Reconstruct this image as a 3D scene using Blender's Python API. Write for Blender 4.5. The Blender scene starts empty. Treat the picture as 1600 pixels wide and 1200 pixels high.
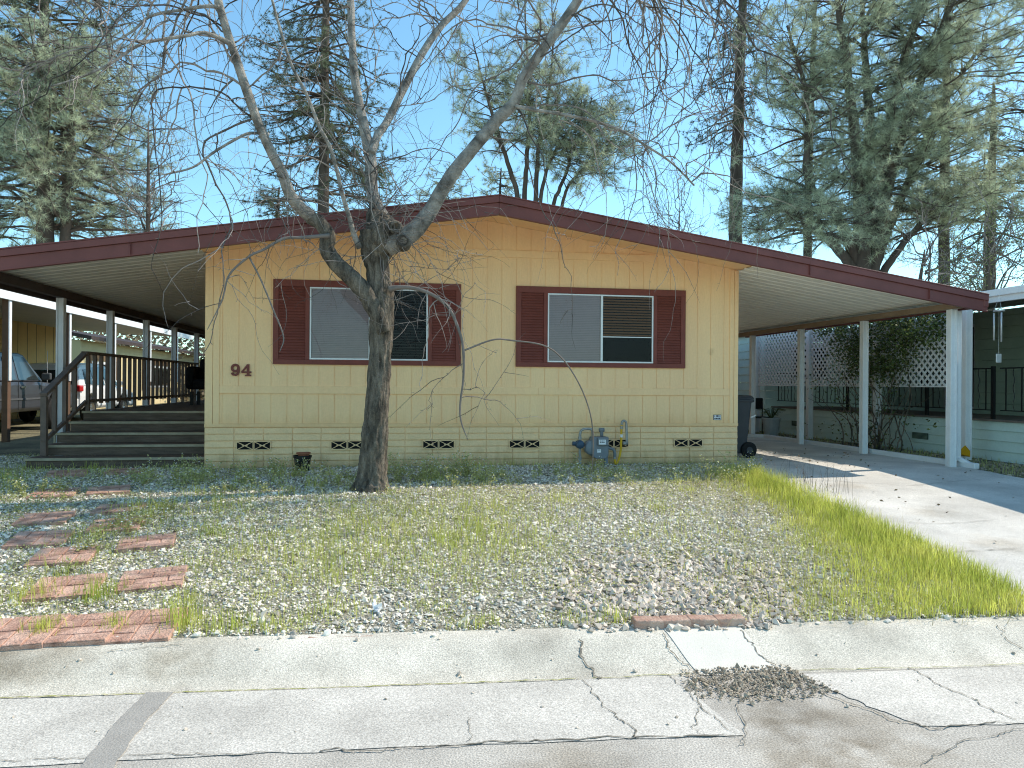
import bpy, math, random
import numpy as np
from mathutils import Matrix, Vector, noise as mnoise
R = math.radians
rng = np.random.default_rng(7)
random.seed(7)
scene = bpy.context.scene
C = scene.collection

# ------------------------------------------------------------------ camera
F, YAW, ROLL, EYE = 1180.0, 0.162, 0.0068, 1.6
cr_, sr_ = math.cos(YAW), math.sin(YAW)
Rv, Fv, Uv = np.array([cr_, -sr_, 0]), np.array([sr_, cr_, 0]), np.array([0, 0, 1.])
def ray(px, py):
    u, v = px - 800., py - 600.
    c, s = math.cos(ROLL), math.sin(ROLL)
    return Rv * (u * c + v * s) / F - Uv * (-u * s + v * c) / F + Fv
def at(px, py, Y):
    d = ray(px, py); return np.array([0, 0, EYE]) + d * (Y / d[1])
def atx(px, py, X):
    d = ray(px, py); return np.array([0, 0, EYE]) + d * (X / d[0])
def atz(px, py, z):
    d = ray(px, py); return np.array([0, 0, EYE]) + d * ((z - EYE) / d[2])
cam = bpy.data.cameras.new('camera'); co = bpy.data.objects.new('camera', cam); C.objects.link(co)
cam.sensor_width = 36; cam.lens = F / 1600 * 36; cam.clip_start = .05; cam.clip_end = 2000
cR, sR = math.cos(ROLL), math.sin(ROLL)
r_, u_ = Rv * cR + Uv * sR, -Rv * sR + Uv * cR
m = Matrix.Identity(4)
for i in range(3):
    m[i][0], m[i][1], m[i][2] = r_[i], u_[i], -Fv[i]
m[2][3] = EYE
co.matrix_world = m
scene.camera = co

# ------------------------------------------------------------------ street frame and ground height
S0, S1 = atz(0, 1092, 0.), atz(1600, 1040, 0.)
sd = (S1 - S0)[:2]; sd = sd / np.hypot(*sd)
sn = np.array([-sd[1], sd[0]])
GW = .50            # gutter width
def st(x, y):
    q0, q1 = np.asarray(x) - S0[0], np.asarray(y) - S0[1]
    return q0 * sd[0] + q1 * sd[1], q0 * sn[0] + q1 * sn[1]
def xy(s, t):
    return S0[0] + s * sd[0] + t * sn[0], S0[1] + s * sd[1] + t * sn[1]
def gh(x, y):
    s, t = st(x, y)
    a = np.clip(t / GW, 0, 1); a = a * a * (3 - 2 * a) * .12
    b = np.clip((t - GW) / 5.2, 0, 1); b = (b + .35 * b * (1 - b)) * .36
    return a + b
def gp(px, py):
    d = ray(px, py); z = .3
    for _ in range(25):
        p = np.array([0, 0, EYE]) + d * ((z - EYE) / d[2]); z = .5 * z + .5 * float(gh(p[0], p[1]))
    return p

# ------------------------------------------------------------------ mesh builder
class MB:
    def __init__(s): s.v = []; s.q = []; s.t = []; s.n = 0; s.qt = []; s.tt = []
    def add(s, v, q=None, t=None, tq=None, ttn=None):
        v = np.asarray(v, float).reshape(-1, 3)
        if q is not None and len(q):
            q = np.asarray(q, int).reshape(-1, 4); s.q.append(q + s.n); s.qt.append(np.full(len(q), .5) if tq is None else np.asarray(tq, float))
        if t is not None and len(t):
            t = np.asarray(t, int).reshape(-1, 3); s.t.append(t + s.n); s.tt.append(np.full(len(t), .5) if ttn is None else np.asarray(ttn, float))
        s.v.append(v); s.n += len(v); return s
    def hexa(s, p):   # 8 points: bottom 4 ccw, top 4 ccw
        return s.add(p, [(0, 3, 2, 1), (4, 5, 6, 7), (0, 1, 5, 4), (1, 2, 6, 5), (2, 3, 7, 6), (3, 0, 4, 7)])
    def box(s, x0, x1, y0, y1, z0, z1):
        return s.hexa([(x0, y0, z0), (x1, y0, z0), (x1, y1, z0), (x0, y1, z0), (x0, y0, z1), (x1, y0, z1), (x1, y1, z1), (x0, y1, z1)])
    def obox(s, c, sx, sy, sz, rz=0, rx=0, ry=0):
        M = np.array(Matrix.Rotation(rz, 3, 'Z') @ Matrix.Rotation(ry, 3, 'Y') @ Matrix.Rotation(rx, 3, 'X'))
        p = np.array([(-1, -1, -1), (1, -1, -1), (1, 1, -1), (-1, 1, -1), (-1, -1, 1), (1, -1, 1), (1, 1, 1), (-1, 1, 1)]) * np.array([sx, sy, sz]) / 2
        return s.hexa(p @ M.T + np.asarray(c))
    def bar(s, a, b, w, h, up=(0, 0, 1)):
        a, b = np.asarray(a, float), np.asarray(b, float); d = b - a; d /= np.linalg.norm(d)
        x = np.cross(d, up); x /= np.linalg.norm(x); z = np.cross(x, d)
        o = [(-w / 2, -h / 2), (w / 2, -h / 2), (w / 2, h / 2), (-w / 2, h / 2)]
        P = [a + x * i + z * j for i, j in o] + [b + x * i + z * j for i, j in o]
        return s.hexa(P)
    def prism(s, poly, axis, a0, a1):
        # poly convex list of 2d; axis 'y': poly is (x,z); 'x': poly is (y,z); 'z': (x,y)
        n = len(poly)
        def mk(p, a): return (p[0], a, p[1]) if axis == 'y' else ((a, p[0], p[1]) if axis == 'x' else (p[0], p[1], a))
        v = [mk(p, a0) for p in poly] + [mk(p, a1) for p in poly]
        q = [(i, (i + 1) % n, n + (i + 1) % n, n + i) for i in range(n)]
        t = [(0, i + 1, i) for i in range(1, n - 1)] + [(n, n + i, n + i + 1) for i in range(1, n - 1)]
        return s.add(v, q, t)
    def tube(s, P, rad, k=6, caps=True, tint=None, fn=None):
        P = np.asarray(P, float); n = len(P)
        rad = np.broadcast_to(np.asarray(rad, float), (n,))
        T = np.gradient(P, axis=0); T /= (np.linalg.norm(T, axis=1, keepdims=True) + 1e-12)
        up = np.array([0, 0, 1.]) if abs(T[0][2]) < .9 else np.array([1., 0, 0])
        A = np.zeros((n, 3)); a = np.cross(T[0], up); a /= np.linalg.norm(a); A[0] = a
        for i in range(1, n):
            a = a - T[i] * (a @ T[i]); a /= (np.linalg.norm(a) + 1e-12); A[i] = a
        B = np.cross(T, A)
        th = np.arange(k) * 2 * np.pi / k
        rr = rad[:, None] * np.ones((1, k))
        if fn is not None: rr = fn(P, th, rr, A, B)
        V = P[:, None, :] + rr[..., None] * (np.cos(th)[None, :, None] * A[:, None, :] + np.sin(th)[None, :, None] * B[:, None, :])
        i, j = np.meshgrid(np.arange(n - 1), np.arange(k), indexing='ij'); j2 = (j + 1) % k
        q = np.stack([i * k + j, i * k + j2, (i + 1) * k + j2, (i + 1) * k + j], -1).reshape(-1, 4)
        V = V.reshape(-1, 3); t = []
        if caps:
            V = np.vstack([V, P[:1], P[-1:]]); c0, c1 = n * k, n * k + 1
            t = [(c0, (x + 1) % k, x) for x in range(k)] + [(c1, (n - 1) * k + x, (n - 1) * k + (x + 1) % k) for x in range(k)]
        tq = None if tint is None else np.full(len(q), tint)
        return s.add(V, q, t, tq, None if tint is None else np.full(len(t), tint))
    def lathe(s, prof, c, k=24, axis='z'):
        n = len(prof); th = np.arange(k) * 2 * np.pi / k; V = []
        for r, h in prof:
            for a in th:
                x, y = r * math.cos(a), r * math.sin(a)
                V.append((x, y, h) if axis == 'z' else ((h, x, y) if axis == 'x' else (x, h, y)))
        q = []
        for i in range(n - 1):
            for j in range(k):
                f = (i * k + j, i * k + (j + 1) % k, (i + 1) * k + (j + 1) % k, (i + 1) * k + j)
                q.append(f if axis != 'y' else f[::-1])
        return s.add(np.array(V) + np.asarray(c), q)
    def grid(s, fn, us, vs):
        U, V = np.meshgrid(us, vs, indexing='ij'); P = fn(U, V); a, b = U.shape
        i, j = np.meshgrid(np.arange(a - 1), np.arange(b - 1), indexing='ij')
        q = np.stack([i * b + j, (i + 1) * b + j, (i + 1) * b + j + 1, i * b + j + 1], -1).reshape(-1, 4)
        return s.add(np.stack(P, -1).reshape(-1, 3), q)
    def build(s, name, mt, parent=None, smooth=False, bevel=0, label=None, kind=None, seg=1):
        me = bpy.data.meshes.new(name)
        V = np.concatenate(s.v)
        if parent is not None:
            off = np.array(parent['_loc'] if '_loc' in parent else (0, 0, 0), float); V = V - off
        Q = np.concatenate(s.q) if s.q else np.zeros((0, 4), int); T = np.concatenate(s.t) if s.t else np.zeros((0, 3), int)
        me.vertices.add(len(V)); me.vertices.foreach_set('co', V.astype(np.float32).ravel())
        L = np.concatenate([Q.ravel(), T.ravel()]); me.loops.add(len(L)); me.loops.foreach_set('vertex_index', L.astype(np.int32))
        nf = len(Q) + len(T); me.polygons.add(nf)
        st_ = np.concatenate([np.arange(len(Q)) * 4, len(Q) * 4 + np.arange(len(T)) * 3])
        me.polygons.foreach_set('loop_start', st_.astype(np.int32))
        me.update(calc_edges=True); me.validate()
        me.polygons.foreach_set('use_smooth', np.full(len(me.polygons), bool(smooth)))
        if len(me.polygons) == nf:
            at_ = me.attributes.new('tint', 'FLOAT', 'FACE')
            at_.data.foreach_set('value', np.concatenate((s.qt or [np.zeros(0)]) + (s.tt or [np.zeros(0)])).astype(np.float32))
        me.materials.append(mt)
        o = bpy.data.objects.new(name, me); C.objects.link(o)
        if parent is not None:
            o.parent = parent
            o['_loc'] = parent['_loc'] if '_loc' in parent else (0., 0., 0.)
        if bevel:
            b = o.modifiers.new('edge', 'BEVEL'); b.width = bevel; b.segments = seg; b.limit_method = 'ANGLE'; b.angle_limit = R(35)
        if label: o['label'] = label
        if kind: o['kind'] = kind
        return o
def tag(o, label=None, cat=None, group=None, kind=None):
    for k, v in (('label', label), ('category', cat), ('group', group), ('kind', kind)):
        if v: o[k] = v
    return o
def root(name, label, cat, loc, group=None):
    o = bpy.data.objects.new(name, None); C.objects.link(o); o.location = loc; o['_loc'] = tuple(float(x) for x in loc)
    o.empty_display_size = .2
    return tag(o, label, cat, group)
def dup(o, loc, label, group=None, rz=None):
    r = o.copy(); C.objects.link(r); r.location = loc; r['label'] = label
    if rz is not None: r.rotation_euler = (0, 0, rz)
    if group: r['group'] = group
    for ch in list(o.children):
        c = ch.copy(); C.objects.link(c); c.parent = r
        for g in list(ch.children):
            d = g.copy(); C.objects.link(d); d.parent = c
    return r
def cat_rom(P, n):
    P = np.asarray(P, float); m_ = len(P)
    Q = np.vstack([2 * P[0] - P[1], P, 2 * P[-1] - P[-2]])
    out = []
    for x in np.linspace(0, m_ - 1, n):
        i = min(int(x), m_ - 2); t = x - i
        a, b, c, d = Q[i], Q[i + 1], Q[i + 2], Q[i + 3]
        out.append(.5 * (2 * b + (c - a) * t + (2 * a - 5 * b + 4 * c - d) * t * t + (3 * b - a - 3 * c + d) * t ** 3))
    return np.array(out)

# ------------------------------------------------------------------ materials
def mat(name, col, rough=.8, var=.12, scale=6., bump=0., bscale=60., col2=None, tint=0., trans=0., metal=0., spec=.3, fine=0., fscale=180., stretch=None, detail=6):
    mt = bpy.data.materials.new(name); mt.use_nodes = True
    N, L = mt.node_tree.nodes, mt.node_tree.links; N.clear()
    out = N.new('ShaderNodeOutputMaterial'); p = N.new('ShaderNodeBsdfPrincipled')
    p.inputs['Roughness'].default_value = rough; p.inputs['Metallic'].default_value = metal
    p.inputs['Specular IOR Level'].default_value = spec
    tc = N.new('ShaderNodeTexCoord'); src = tc.outputs['Object']
    if stretch:
        mp = N.new('ShaderNodeMapping'); mp.inputs['Scale'].default_value = stretch; L.new(src, mp.inputs['Vector']); src = mp.outputs['Vector']
    nz = N.new('ShaderNodeTexNoise'); nz.inputs['Scale'].default_value = scale; nz.inputs['Detail'].default_value = detail; nz.inputs['Roughness'].default_value = .6
    L.new(src, nz.inputs['Vector'])
    rp = N.new('ShaderNodeMapRange'); rp.inputs['From Min'].default_value = .3; rp.inputs['From Max'].default_value = .7
    L.new(nz.outputs['Fac'], rp.inputs['Value'])
    c1 = tuple(max(0, x * (1 - var)) for x in col) + (1,); c2 = tuple(min(1, x * (1 + var)) for x in (col2 or col)) + (1,)
    mx = N.new('ShaderNodeMix'); mx.data_type = 'RGBA'; mx.inputs['A'].default_value = c1; mx.inputs['B'].default_value = c2
    L.new(rp.outputs['Result'], mx.inputs['Factor']); c = mx.outputs['Result']
    def mul(cin, fac_sock, lo, hi):
        mr = N.new('ShaderNodeMapRange'); mr.inputs['To Min'].default_value = lo; mr.inputs['To Max'].default_value = hi
        L.new(fac_sock, mr.inputs['Value'])
        v = N.new('ShaderNodeVectorMath'); v.operation = 'SCALE'; L.new(cin, v.inputs[0]); L.new(mr.outputs['Result'], v.inputs['Scale'])
        return v.outputs['Vector']
    if fine:
        n2 = N.new('ShaderNodeTexNoise'); n2.inputs['Scale'].default_value = fscale; n2.inputs['Detail'].default_value = 3; L.new(tc.outputs['Object'], n2.inputs['Vector'])
        r2 = N.new('ShaderNodeMapRange'); r2.inputs['From Min'].default_value = .3; r2.inputs['From Max'].default_value = .7; L.new(n2.outputs['Fac'], r2.inputs['Value'])
        c = mul(c, r2.outputs['Result'], 1 - fine, 1 + fine)
    if tint:
        a = N.new('ShaderNodeAttribute'); a.attribute_name = 'tint'; c = mul(c, a.outputs['Fac'], 1 - tint, 1 + tint)
    L.new(c, p.inputs['Base Color'])
    if bump:
        n3 = N.new('ShaderNodeTexNoise'); n3.inputs['Scale'].default_value = bscale; n3.inputs['Detail'].default_value = 5; L.new(src, n3.inputs['Vector'])
        b = N.new('ShaderNodeBump'); b.inputs['Strength'].default_value = bump; b.inputs['Distance'].default_value = .03; L.new(n3.outputs['Fac'], b.inputs['Height']); L.new(b.outputs['Normal'], p.inputs['Normal'])
    if trans:
        tr = N.new('ShaderNodeBsdfTranslucent'); L.new(c, tr.inputs['Color'])
        ms = N.new('ShaderNodeMixShader'); ms.inputs['Fac'].default_value = trans
        L.new(p.outputs[0], ms.inputs[1]); L.new(tr.outputs[0], ms.inputs[2]); L.new(ms.outputs[0], out.inputs['Surface'])
    else: L.new(p.outputs[0], out.inputs['Surface'])
    return mt
def glass_mat(name, tintc=(.9, .9, .9), refl=.12):
    mt = bpy.data.materials.new(name); mt.use_nodes = True
    N, L = mt.node_tree.nodes, mt.node_tree.links; N.clear()
    out = N.new('ShaderNodeOutputMaterial'); a = N.new('ShaderNodeBsdfTransparent'); a.inputs['Color'].default_value = tintc + (1,)
    g = N.new('ShaderNodeBsdfGlossy'); g.inputs['Roughness'].default_value = .02; g.inputs['Color'].default_value = (.9, .95, 1, 1)
    lw = N.new('ShaderNodeLayerWeight'); lw.inputs['Blend'].default_value = .25
    mr = N.new('ShaderNodeMapRange'); mr.inputs['To Min'].default_value = refl; mr.inputs['To Max'].default_value = .35
    L.new(lw.outputs['Fresnel'], mr.inputs['Value'])
    ms = N.new('ShaderNodeMixShader'); L.new(mr.outputs['Result'], ms.inputs['Fac']); L.new(a.outputs[0], ms.inputs[1]); L.new(g.outputs[0], ms.inputs[2])
    L.new(ms.outputs[0], out.inputs['Surface']); return mt
M = dict(
    wall=mat('painted_siding', (1.0, .655, .355), .75, .055, 1.6, .12, 40, fine=.03, fscale=30, stretch=(1.6, 1.6, .25)),
    skirt=mat('painted_skirting', (.90, .62, .345), .8, .06, 5, .35, 30, fine=.05, fscale=50),
    maroon=mat('maroon_paint', (.20, .056, .042), .6, .12, 5, .1, 40, fine=.05, fscale=60),
    fascia=mat('maroon_metal', (.185, .060, .052), .5, .20, 1.8, .04, 30),
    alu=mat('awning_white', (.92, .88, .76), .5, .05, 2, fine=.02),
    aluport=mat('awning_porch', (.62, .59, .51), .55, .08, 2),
    white=mat('white_paint', (.80, .80, .80), .5, .05, 4, fine=.03, fscale=40),
    frame=mat('window_aluminium', (.70, .71, .72), .4, .05, 10, metal=.3),
    dark=mat('dark_interior', (.012, .012, .014), .9, .3, 3),
    blind=mat('blind_slats', (.40, .36, .37), .6, .05, 8),
    blindb=mat('brown_blind', (.16, .085, .045), .6, .1, 8),
    hole=mat('vent_dark', (.01, .01, .01), .9, .2, 10),
    deck=mat('deck_boards', (.135, .096, .072), .8, .35, 4, .3, 30, stretch=(1, 8, 8), fine=.15),
    nosing=mat('worn_nosing', (.36, .31, .22), .8, .2, 8, fine=.1),
    rail=mat('brown_rail', (.15, .108, .088), .6, .2, 6, .1, 40, fine=.1),
    beam=mat('brown_beam', (.30, .21, .14), .6, .15, 4),
    darkbeam=mat('dark_beam', (.06, .04, .035), .7, .2, 4),
    fabric=mat('black_cushion', (.008, .008, .009), .95, .3, 12, .3, 60),
    blackmetal=mat('black_iron', (.012, .012, .013), .5, .2, 10),
    bin=mat('bin_plastic', (.055, .06, .068), .5, .08, 4, fine=.05, fscale=40),
    rubber=mat('rubber', (.014, .014, .014), .8, .2, 20),
    meter=mat('meter_grey', (.20, .22, .24), .5, .1, 10),
    pipe=mat('galvanised_pipe', (.33, .33, .32), .45, .2, 20, metal=.4),
    regul=mat('regulator_blue', (.06, .10, .15), .5, .2, 20),
    yellow=mat('yellow_hose', (.72, .42, .02), .5, .1, 10),
    paper=mat('white_label', (.82, .82, .82), .5, .02, 10),
    ink=mat('printed_ink', (.04, .04, .06), .6, .1, 30),
    pot=mat('black_pot', (.012, .012, .013), .5, .2, 10),
    clay=mat('terracotta', (.30, .11, .06), .8, .15, 15),
    paver=mat('brick_paver', (.40, .185, .125), .9, .28, 5, .6, 60, col2=(.60, .39, .30), fine=.28, fscale=120),
    brick=mat('edging_brick', (.42, .22, .16), .9, .2, 12, .5, 50, col2=(.5, .36, .28), fine=.15),
    asphalt=mat('old_asphalt', (.43, .395, .345), .92, .16, 1.6, .3, 90, col2=(.53, .49, .43), fine=.42, fscale=120),
    slab=mat('pale_asphalt', (.50, .465, .41), .92, .12, 1.2, .22, 100, col2=(.62, .58, .515), fine=.36, fscale=130),
    gutter=mat('gutter_concrete', (.50, .455, .375), .92, .16, 1.5, .25, 100, col2=(.67, .615, .52), fine=.38, fscale=130),
    newconc=mat('new_concrete', (.72, .67, .58), .85, .05, 3, .15, 150, fine=.06, fscale=120),
    drive=mat('driveway_concrete', (.55, .525, .475), .9, .14, 1.3, .25, 100, col2=(.68, .65, .595), fine=.30, fscale=120),
    seal=mat('crack_seal', (.36, .335, .30), .9, .10, 8, .3, 100, fine=.2, fscale=120),
    crack=mat('crack_dark', (.20, .18, .145), .95, .3, 20),
    moss=mat('seam_moss', (.33, .33, .11), .95, .3, 30, .5, 80, fine=.3),
    stain=mat('brown_stain', (.26, .22, .19), .92, .2, 3, .5, 140, col2=(.36, .33, .29), fine=.35, fscale=120),
    soil=mat('gravel_soil', (.20, .18, .13), .95, .3, 8, .9, 60, col2=(.40, .37, .29), fine=.45, fscale=50),
    earth=mat('earth', (.13, .12, .08), .95, .3, 1.5, .6, 20, col2=(.20, .18, .11), fine=.35, fscale=30),
    stone=mat('pale_gravel', (.66, .60, .51), .9, .06, 30, tint=.62),
    stonew=mat('beige_stone', (.56, .475, .39), .9, .12, 18, tint=.42),
    grass=mat('fresh_grass', (.46, .55, .10), .8, .15, 2.5, col2=(.62, .62, .17), tint=.5, trans=.55, spec=.1),
    weed=mat('weed_leaf', (.52, .52, .22), .8, .15, 2, tint=.45, trans=.45, spec=.1),
    bark=mat('mulberry_bark', (.035, .028, .022), .95, .5, 14, 1.0, 45, col2=(.17, .142, .11), stretch=(1, 1, .3), fine=.25, fscale=70),
    limb=mat('smooth_bark', (.11, .095, .08), .9, .3, 7, .8, 50, col2=(.36, .325, .285), fine=.12),
    twig=mat('twig_bark', (.20, .168, .148), .85, .2, 8, tint=.78),
    pinebark=mat('pine_bark', (.10, .075, .06), .95, .35, 4, .8, 10, stretch=(1, 1, .3)),
    needle=mat('grey_pine_needles', (.46, .49, .34), .7, .30, .6, tint=.6, trans=.42, spec=.2),
    needled=mat('dark_pine_needles', (.16, .18, .11), .7, .25, .5, tint=.5, trans=.35, spec=.25),
    leaf=mat('shrub_leaf', (.12, .155, .05), .6, .3, 2, tint=.55, trans=.35, spec=.3),
    brownleaf=mat('brown_foliage', (.20, .16, .10), .8, .35, .4, tint=.5, trans=.3),
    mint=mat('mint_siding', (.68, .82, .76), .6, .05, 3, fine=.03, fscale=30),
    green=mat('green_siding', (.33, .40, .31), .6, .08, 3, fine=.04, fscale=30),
    tan=mat('tan_siding', (.80, .52, .20), .8, .08, 2, fine=.04, fscale=30),
    cream=mat('cream_siding', (.66, .53, .30), .8, .06, 2),
    btrim=mat('brown_trim', (.17, .105, .055), .7, .12, 4),
    shingle=mat('shingle_roof', (.13, .12, .115), .9, .2, 5, .4, 20),
    wood=mat('weathered_fence', (.045, .042, .040), .9, .3, 3, .4, 30, stretch=(6, 6, .6)),
    silver=mat('shaded_silver_paint', (.085, .09, .105), .3, .05, 2, metal=.35, spec=.5),  # pickup paint, darkened to carry the shade under the carport
    cargrey=mat('grey_cladding', (.10, .105, .11), .6, .1, 4),
    carwhite=mat('white_car_paint', (.82, .83, .84), .25, .03, 2, spec=.5),
    red=mat('red_lens', (.55, .015, .02), .2, .1, 20, spec=.5),
    chrome=mat('chrome', (.6, .6, .62), .2, .05, 5, metal=.9),
    plastic=mat('plastic_scrap', (.86, .87, .90), .4, .1, 20, trans=.2),
    rubble=mat('dark_rubble', (.34, .28, .205), .95, .15, 20, tint=.5),
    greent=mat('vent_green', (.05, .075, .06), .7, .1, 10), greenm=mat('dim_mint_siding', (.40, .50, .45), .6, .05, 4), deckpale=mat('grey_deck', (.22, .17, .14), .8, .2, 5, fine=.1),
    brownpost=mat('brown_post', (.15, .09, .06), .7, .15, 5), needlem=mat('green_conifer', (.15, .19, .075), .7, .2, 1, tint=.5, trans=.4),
    straw=mat('dry_straw', (.62, .54, .33), .85, .15, 3, tint=.4, trans=.3),
    pg=mat('post_grey', (.60, .60, .62), .5, .06, 4),
    teal=mat('planter_glaze', (.42, .46, .48), .4, .1, 8),
)
M['glass'] = glass_mat('window_glass', (.92, .93, .94), .0)
M['darkglass'] = mat('dark_glass', (.015, .017, .02), .06, .1, 3, spec=.6)
M['carglass2'] = mat('tinted_car_glass', (.03, .04, .042), .08, .1, 3, spec=.6)
M['carglass'] = glass_mat('car_glass', (.22, .25, .26), .14)

# ------------------------------------------------------------------ light
SAZ, SEL = 10., 46.
sv = Vector((math.cos(R(SAZ)) * math.cos(R(SEL)), math.sin(R(SAZ)) * math.cos(R(SEL)), math.sin(R(SEL))))
sl = bpy.data.lights.new('sun', 'SUN'); so = bpy.data.objects.new('sun', sl); C.objects.link(so)
sl.energy = 5.0; sl.angle = R(.5); sl.color = (1, .905, .77)
so.rotation_euler = sv.to_track_quat('Z', 'Y').to_euler(); so.location = (20, 10, 30)
w = bpy.data.worlds.new('World'); scene.world = w; w.use_nodes = True
N, L = w.node_tree.nodes, w.node_tree.links
bg = N['Background']; sk = N.new('ShaderNodeTexSky'); sk.sky_type = 'NISHITA'; sk.sun_disc = False
sk.sun_elevation = R(SEL); sk.sun_rotation = R(90 - SAZ); sk.air_density = 1.0; sk.dust_density = .3; sk.ozone_density = 1.0; sk.altitude = 200
tm = N.new('ShaderNodeMix'); tm.data_type = 'RGBA'; tm.blend_type = 'MULTIPLY'; tm.inputs['Factor'].default_value = 1; tm.inputs['B'].default_value = (1.24, 1.72, 1.68, 1)
L.new(sk.outputs[0], tm.inputs['A']); L.new(tm.outputs['Result'], bg.inputs['Color']); bg.inputs['Strength'].default_value = .15
scene.view_settings.view_transform = 'Standard'; scene.view_settings.look = 'None'; scene.view_settings.exposure = 0
scene.cycles.use_denoising = True; scene.cycles.denoising_prefilter = 'ACCURATE'; scene.cycles.denoising_input_passes = 'RGB_ALBEDO_NORMAL'; scene.cycles.filter_width = 1.1
scene.cycles.max_bounces = 8; scene.cycles.transparent_max_bounces = 12

# ------------------------------------------------------------------ setting: street, gutter, ground, driveway
def sheet(name, mt, s0, s1, t0, t1, ns, nt, dz=0., fn=None):
    b = MB()
    def f(U, V):
        x, y = xy(U, V); return x, y, gh(x, y) + dz
    b.grid(f, np.linspace(s0, s1, ns), np.linspace(t0, t1, nt)); return tag(b.build(name, mt, smooth=True), kind='structure')
sheet('street', M['asphalt'], -150, 150, -60, 0, 40, 12)
sheet('gutter', M['gutter'], -60, 60, 0, GW, 160, 14, .001)
sheet('ground', M['earth'], -300, 300, GW - .01, 500, 60, 3, -.02) if False else None
b = MB()
def f_(U, V):
    x, y = xy(U, V); return x, y, gh(x, y) - .03
b.grid(f_, np.concatenate([[-400, -120, -60], np.linspace(-30, 30, 31), [60, 120, 400]]), np.concatenate([np.linspace(GW - .02, 8, 20), [12, 20, 40, 100, 600]]))
tag(b.build('ground', M['earth'], smooth=True), kind='structure')
DRV = [gp(1158, 737), gp(1600, 932)]      # left edge of the drive
de = (DRV[1] - DRV[0])[:2]; de /= np.hypot(*de)
def drv_left(y):   # x of the drive's left edge at depth y
    return DRV[0][0] + (y - DRV[0][1]) * de[0] / de[1]
def poly_sheet(name, mt, pts, dz, kind='structure', res=.25):
    # pts: world xy polygon, filled with a clipped fine grid so that it follows the ground
    import bmesh
    bm = bmesh.new(); vs = [bm.verts.new((p[0], p[1], 0)) for p in pts]; bm.faces.new(vs)
    P = np.array([p[:2] for p in pts]); lo, hi = P.min(0), P.max(0)
    for ax in (0, 1):
        k = lo[ax] + res
        while k < hi[ax]:
            no = [0, 0, 0]; no[ax] = 1; c0 = [0, 0, 0]; c0[ax] = k
            bmesh.ops.bisect_plane(bm, geom=bm.verts[:] + bm.edges[:] + bm.faces[:], plane_co=c0, plane_no=no); k += res
    for v in bm.verts: v.co.z = float(gh(v.co.x, v.co.y)) + dz
    bmesh.ops.recalc_face_normals(bm, faces=bm.faces)
    if sum(f.normal.z for f in bm.faces) < 0: bmesh.ops.reverse_faces(bm, faces=bm.faces)
    me = bpy.data.meshes.new(name); bm.to_mesh(me); bm.free(); me.materials.append(mt)
    o = bpy.data.objects.new(name, me); C.objects.link(o); return tag(o, kind=kind)
def rough(pts, amp=.012, n=10):
    out = []
    for i in range(len(pts)):
        a, b_ = np.asarray(pts[i])[:2], np.asarray(pts[(i + 1) % len(pts)])[:2]
        for k in range(n):
            q = a + (b_ - a) * k / n
            if k: q = q + rng.normal(0, amp, 2)
            out.append(q)
    return out
# gravel bed and drive follow the ground
bedp = [xy(-8, GW), xy(3, GW), DRV[1][:2] + de * 1.3, DRV[1][:2], DRV[0][:2], (4.95, 10.6), (-2.3, 10.6), (-4.6, 12.3), (-9.5, 12.3)]
sR_ = st(*(DRV[1][:2]))[0]
xe = DRV[0][:2] + de * ((st(*DRV[0][:2])[1] - GW) / max(1e-6, -(de @ sn)))   # where the drive edge meets the gutter
bedp = [xy(-8, GW), tuple(xe), tuple(DRV[0][:2]), (4.95, 10.6), (-2.3, 10.6), (-4.6, 12.3), (-9.5, 12.3)]
poly_sheet('gravel_bed', M['soil'], bedp, -.002, res=.3)
drp = [tuple(xe), xy(st(*xe)[0] + 4.8, GW), (7.95, 8.6), (7.95, 30), (4.9, 30), (4.9, 10.6), tuple(DRV[0][:2])]
poly_sheet('driveway', M['drive'], drp, .004, res=.5)
# street patches
def add_stains(mt, spots, dark=.55):
    N, L = mt.node_tree.nodes, mt.node_tree.links
    p = next(n for n in N if n.type == 'BSDF_PRINCIPLED'); src = p.inputs['Base Color'].links[0].from_socket
    g = N.new('ShaderNodeNewGeometry'); nz = N.new('ShaderNodeTexNoise'); nz.inputs['Scale'].default_value = 7; nz.inputs['Detail'].default_value = 6
    L.new(g.outputs['Position'], nz.inputs['Vector'])
    for c, r in spots:
        d = N.new('ShaderNodeVectorMath'); d.operation = 'DISTANCE'; d.inputs[1].default_value = tuple(c); L.new(g.outputs['Position'], d.inputs[0])
        a = N.new('ShaderNodeMath'); a.operation = 'MULTIPLY_ADD'; a.inputs[1].default_value = .55; L.new(nz.outputs['Fac'], a.inputs[0]); L.new(d.outputs['Value'], a.inputs[2])
        mr = N.new('ShaderNodeMapRange'); mr.interpolation_type = 'SMOOTHSTEP'; mr.inputs['From Min'].default_value = .15 + r * .2; mr.inputs['From Max'].default_value = .3 + r; mr.inputs['To Min'].default_value = dark; mr.inputs['To Max'].default_value = 1
        L.new(a.outputs[0], mr.inputs['Value'])
        v = N.new('ShaderNodeMix'); v.data_type = 'RGBA'; v.inputs['B'].default_value = (1, 1, 1, 1); v.inputs['A'].default_value = (dark * 1.05, dark, dark * .93, 1); mr.inputs['To Min'].default_value = 0; L.new(mr.outputs['Result'], v.inputs['Factor'])
        w2 = N.new('ShaderNodeVectorMath'); w2.operation = 'MULTIPLY'; L.new(src, w2.inputs[0]); L.new(v.outputs['Result'], w2.inputs[1]); src = w2.outputs['Vector']
    L.new(src, p.inputs['Base Color'])
def px_poly(P, z=0.): return [atz(x, y, z) for x, y in P]
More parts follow.
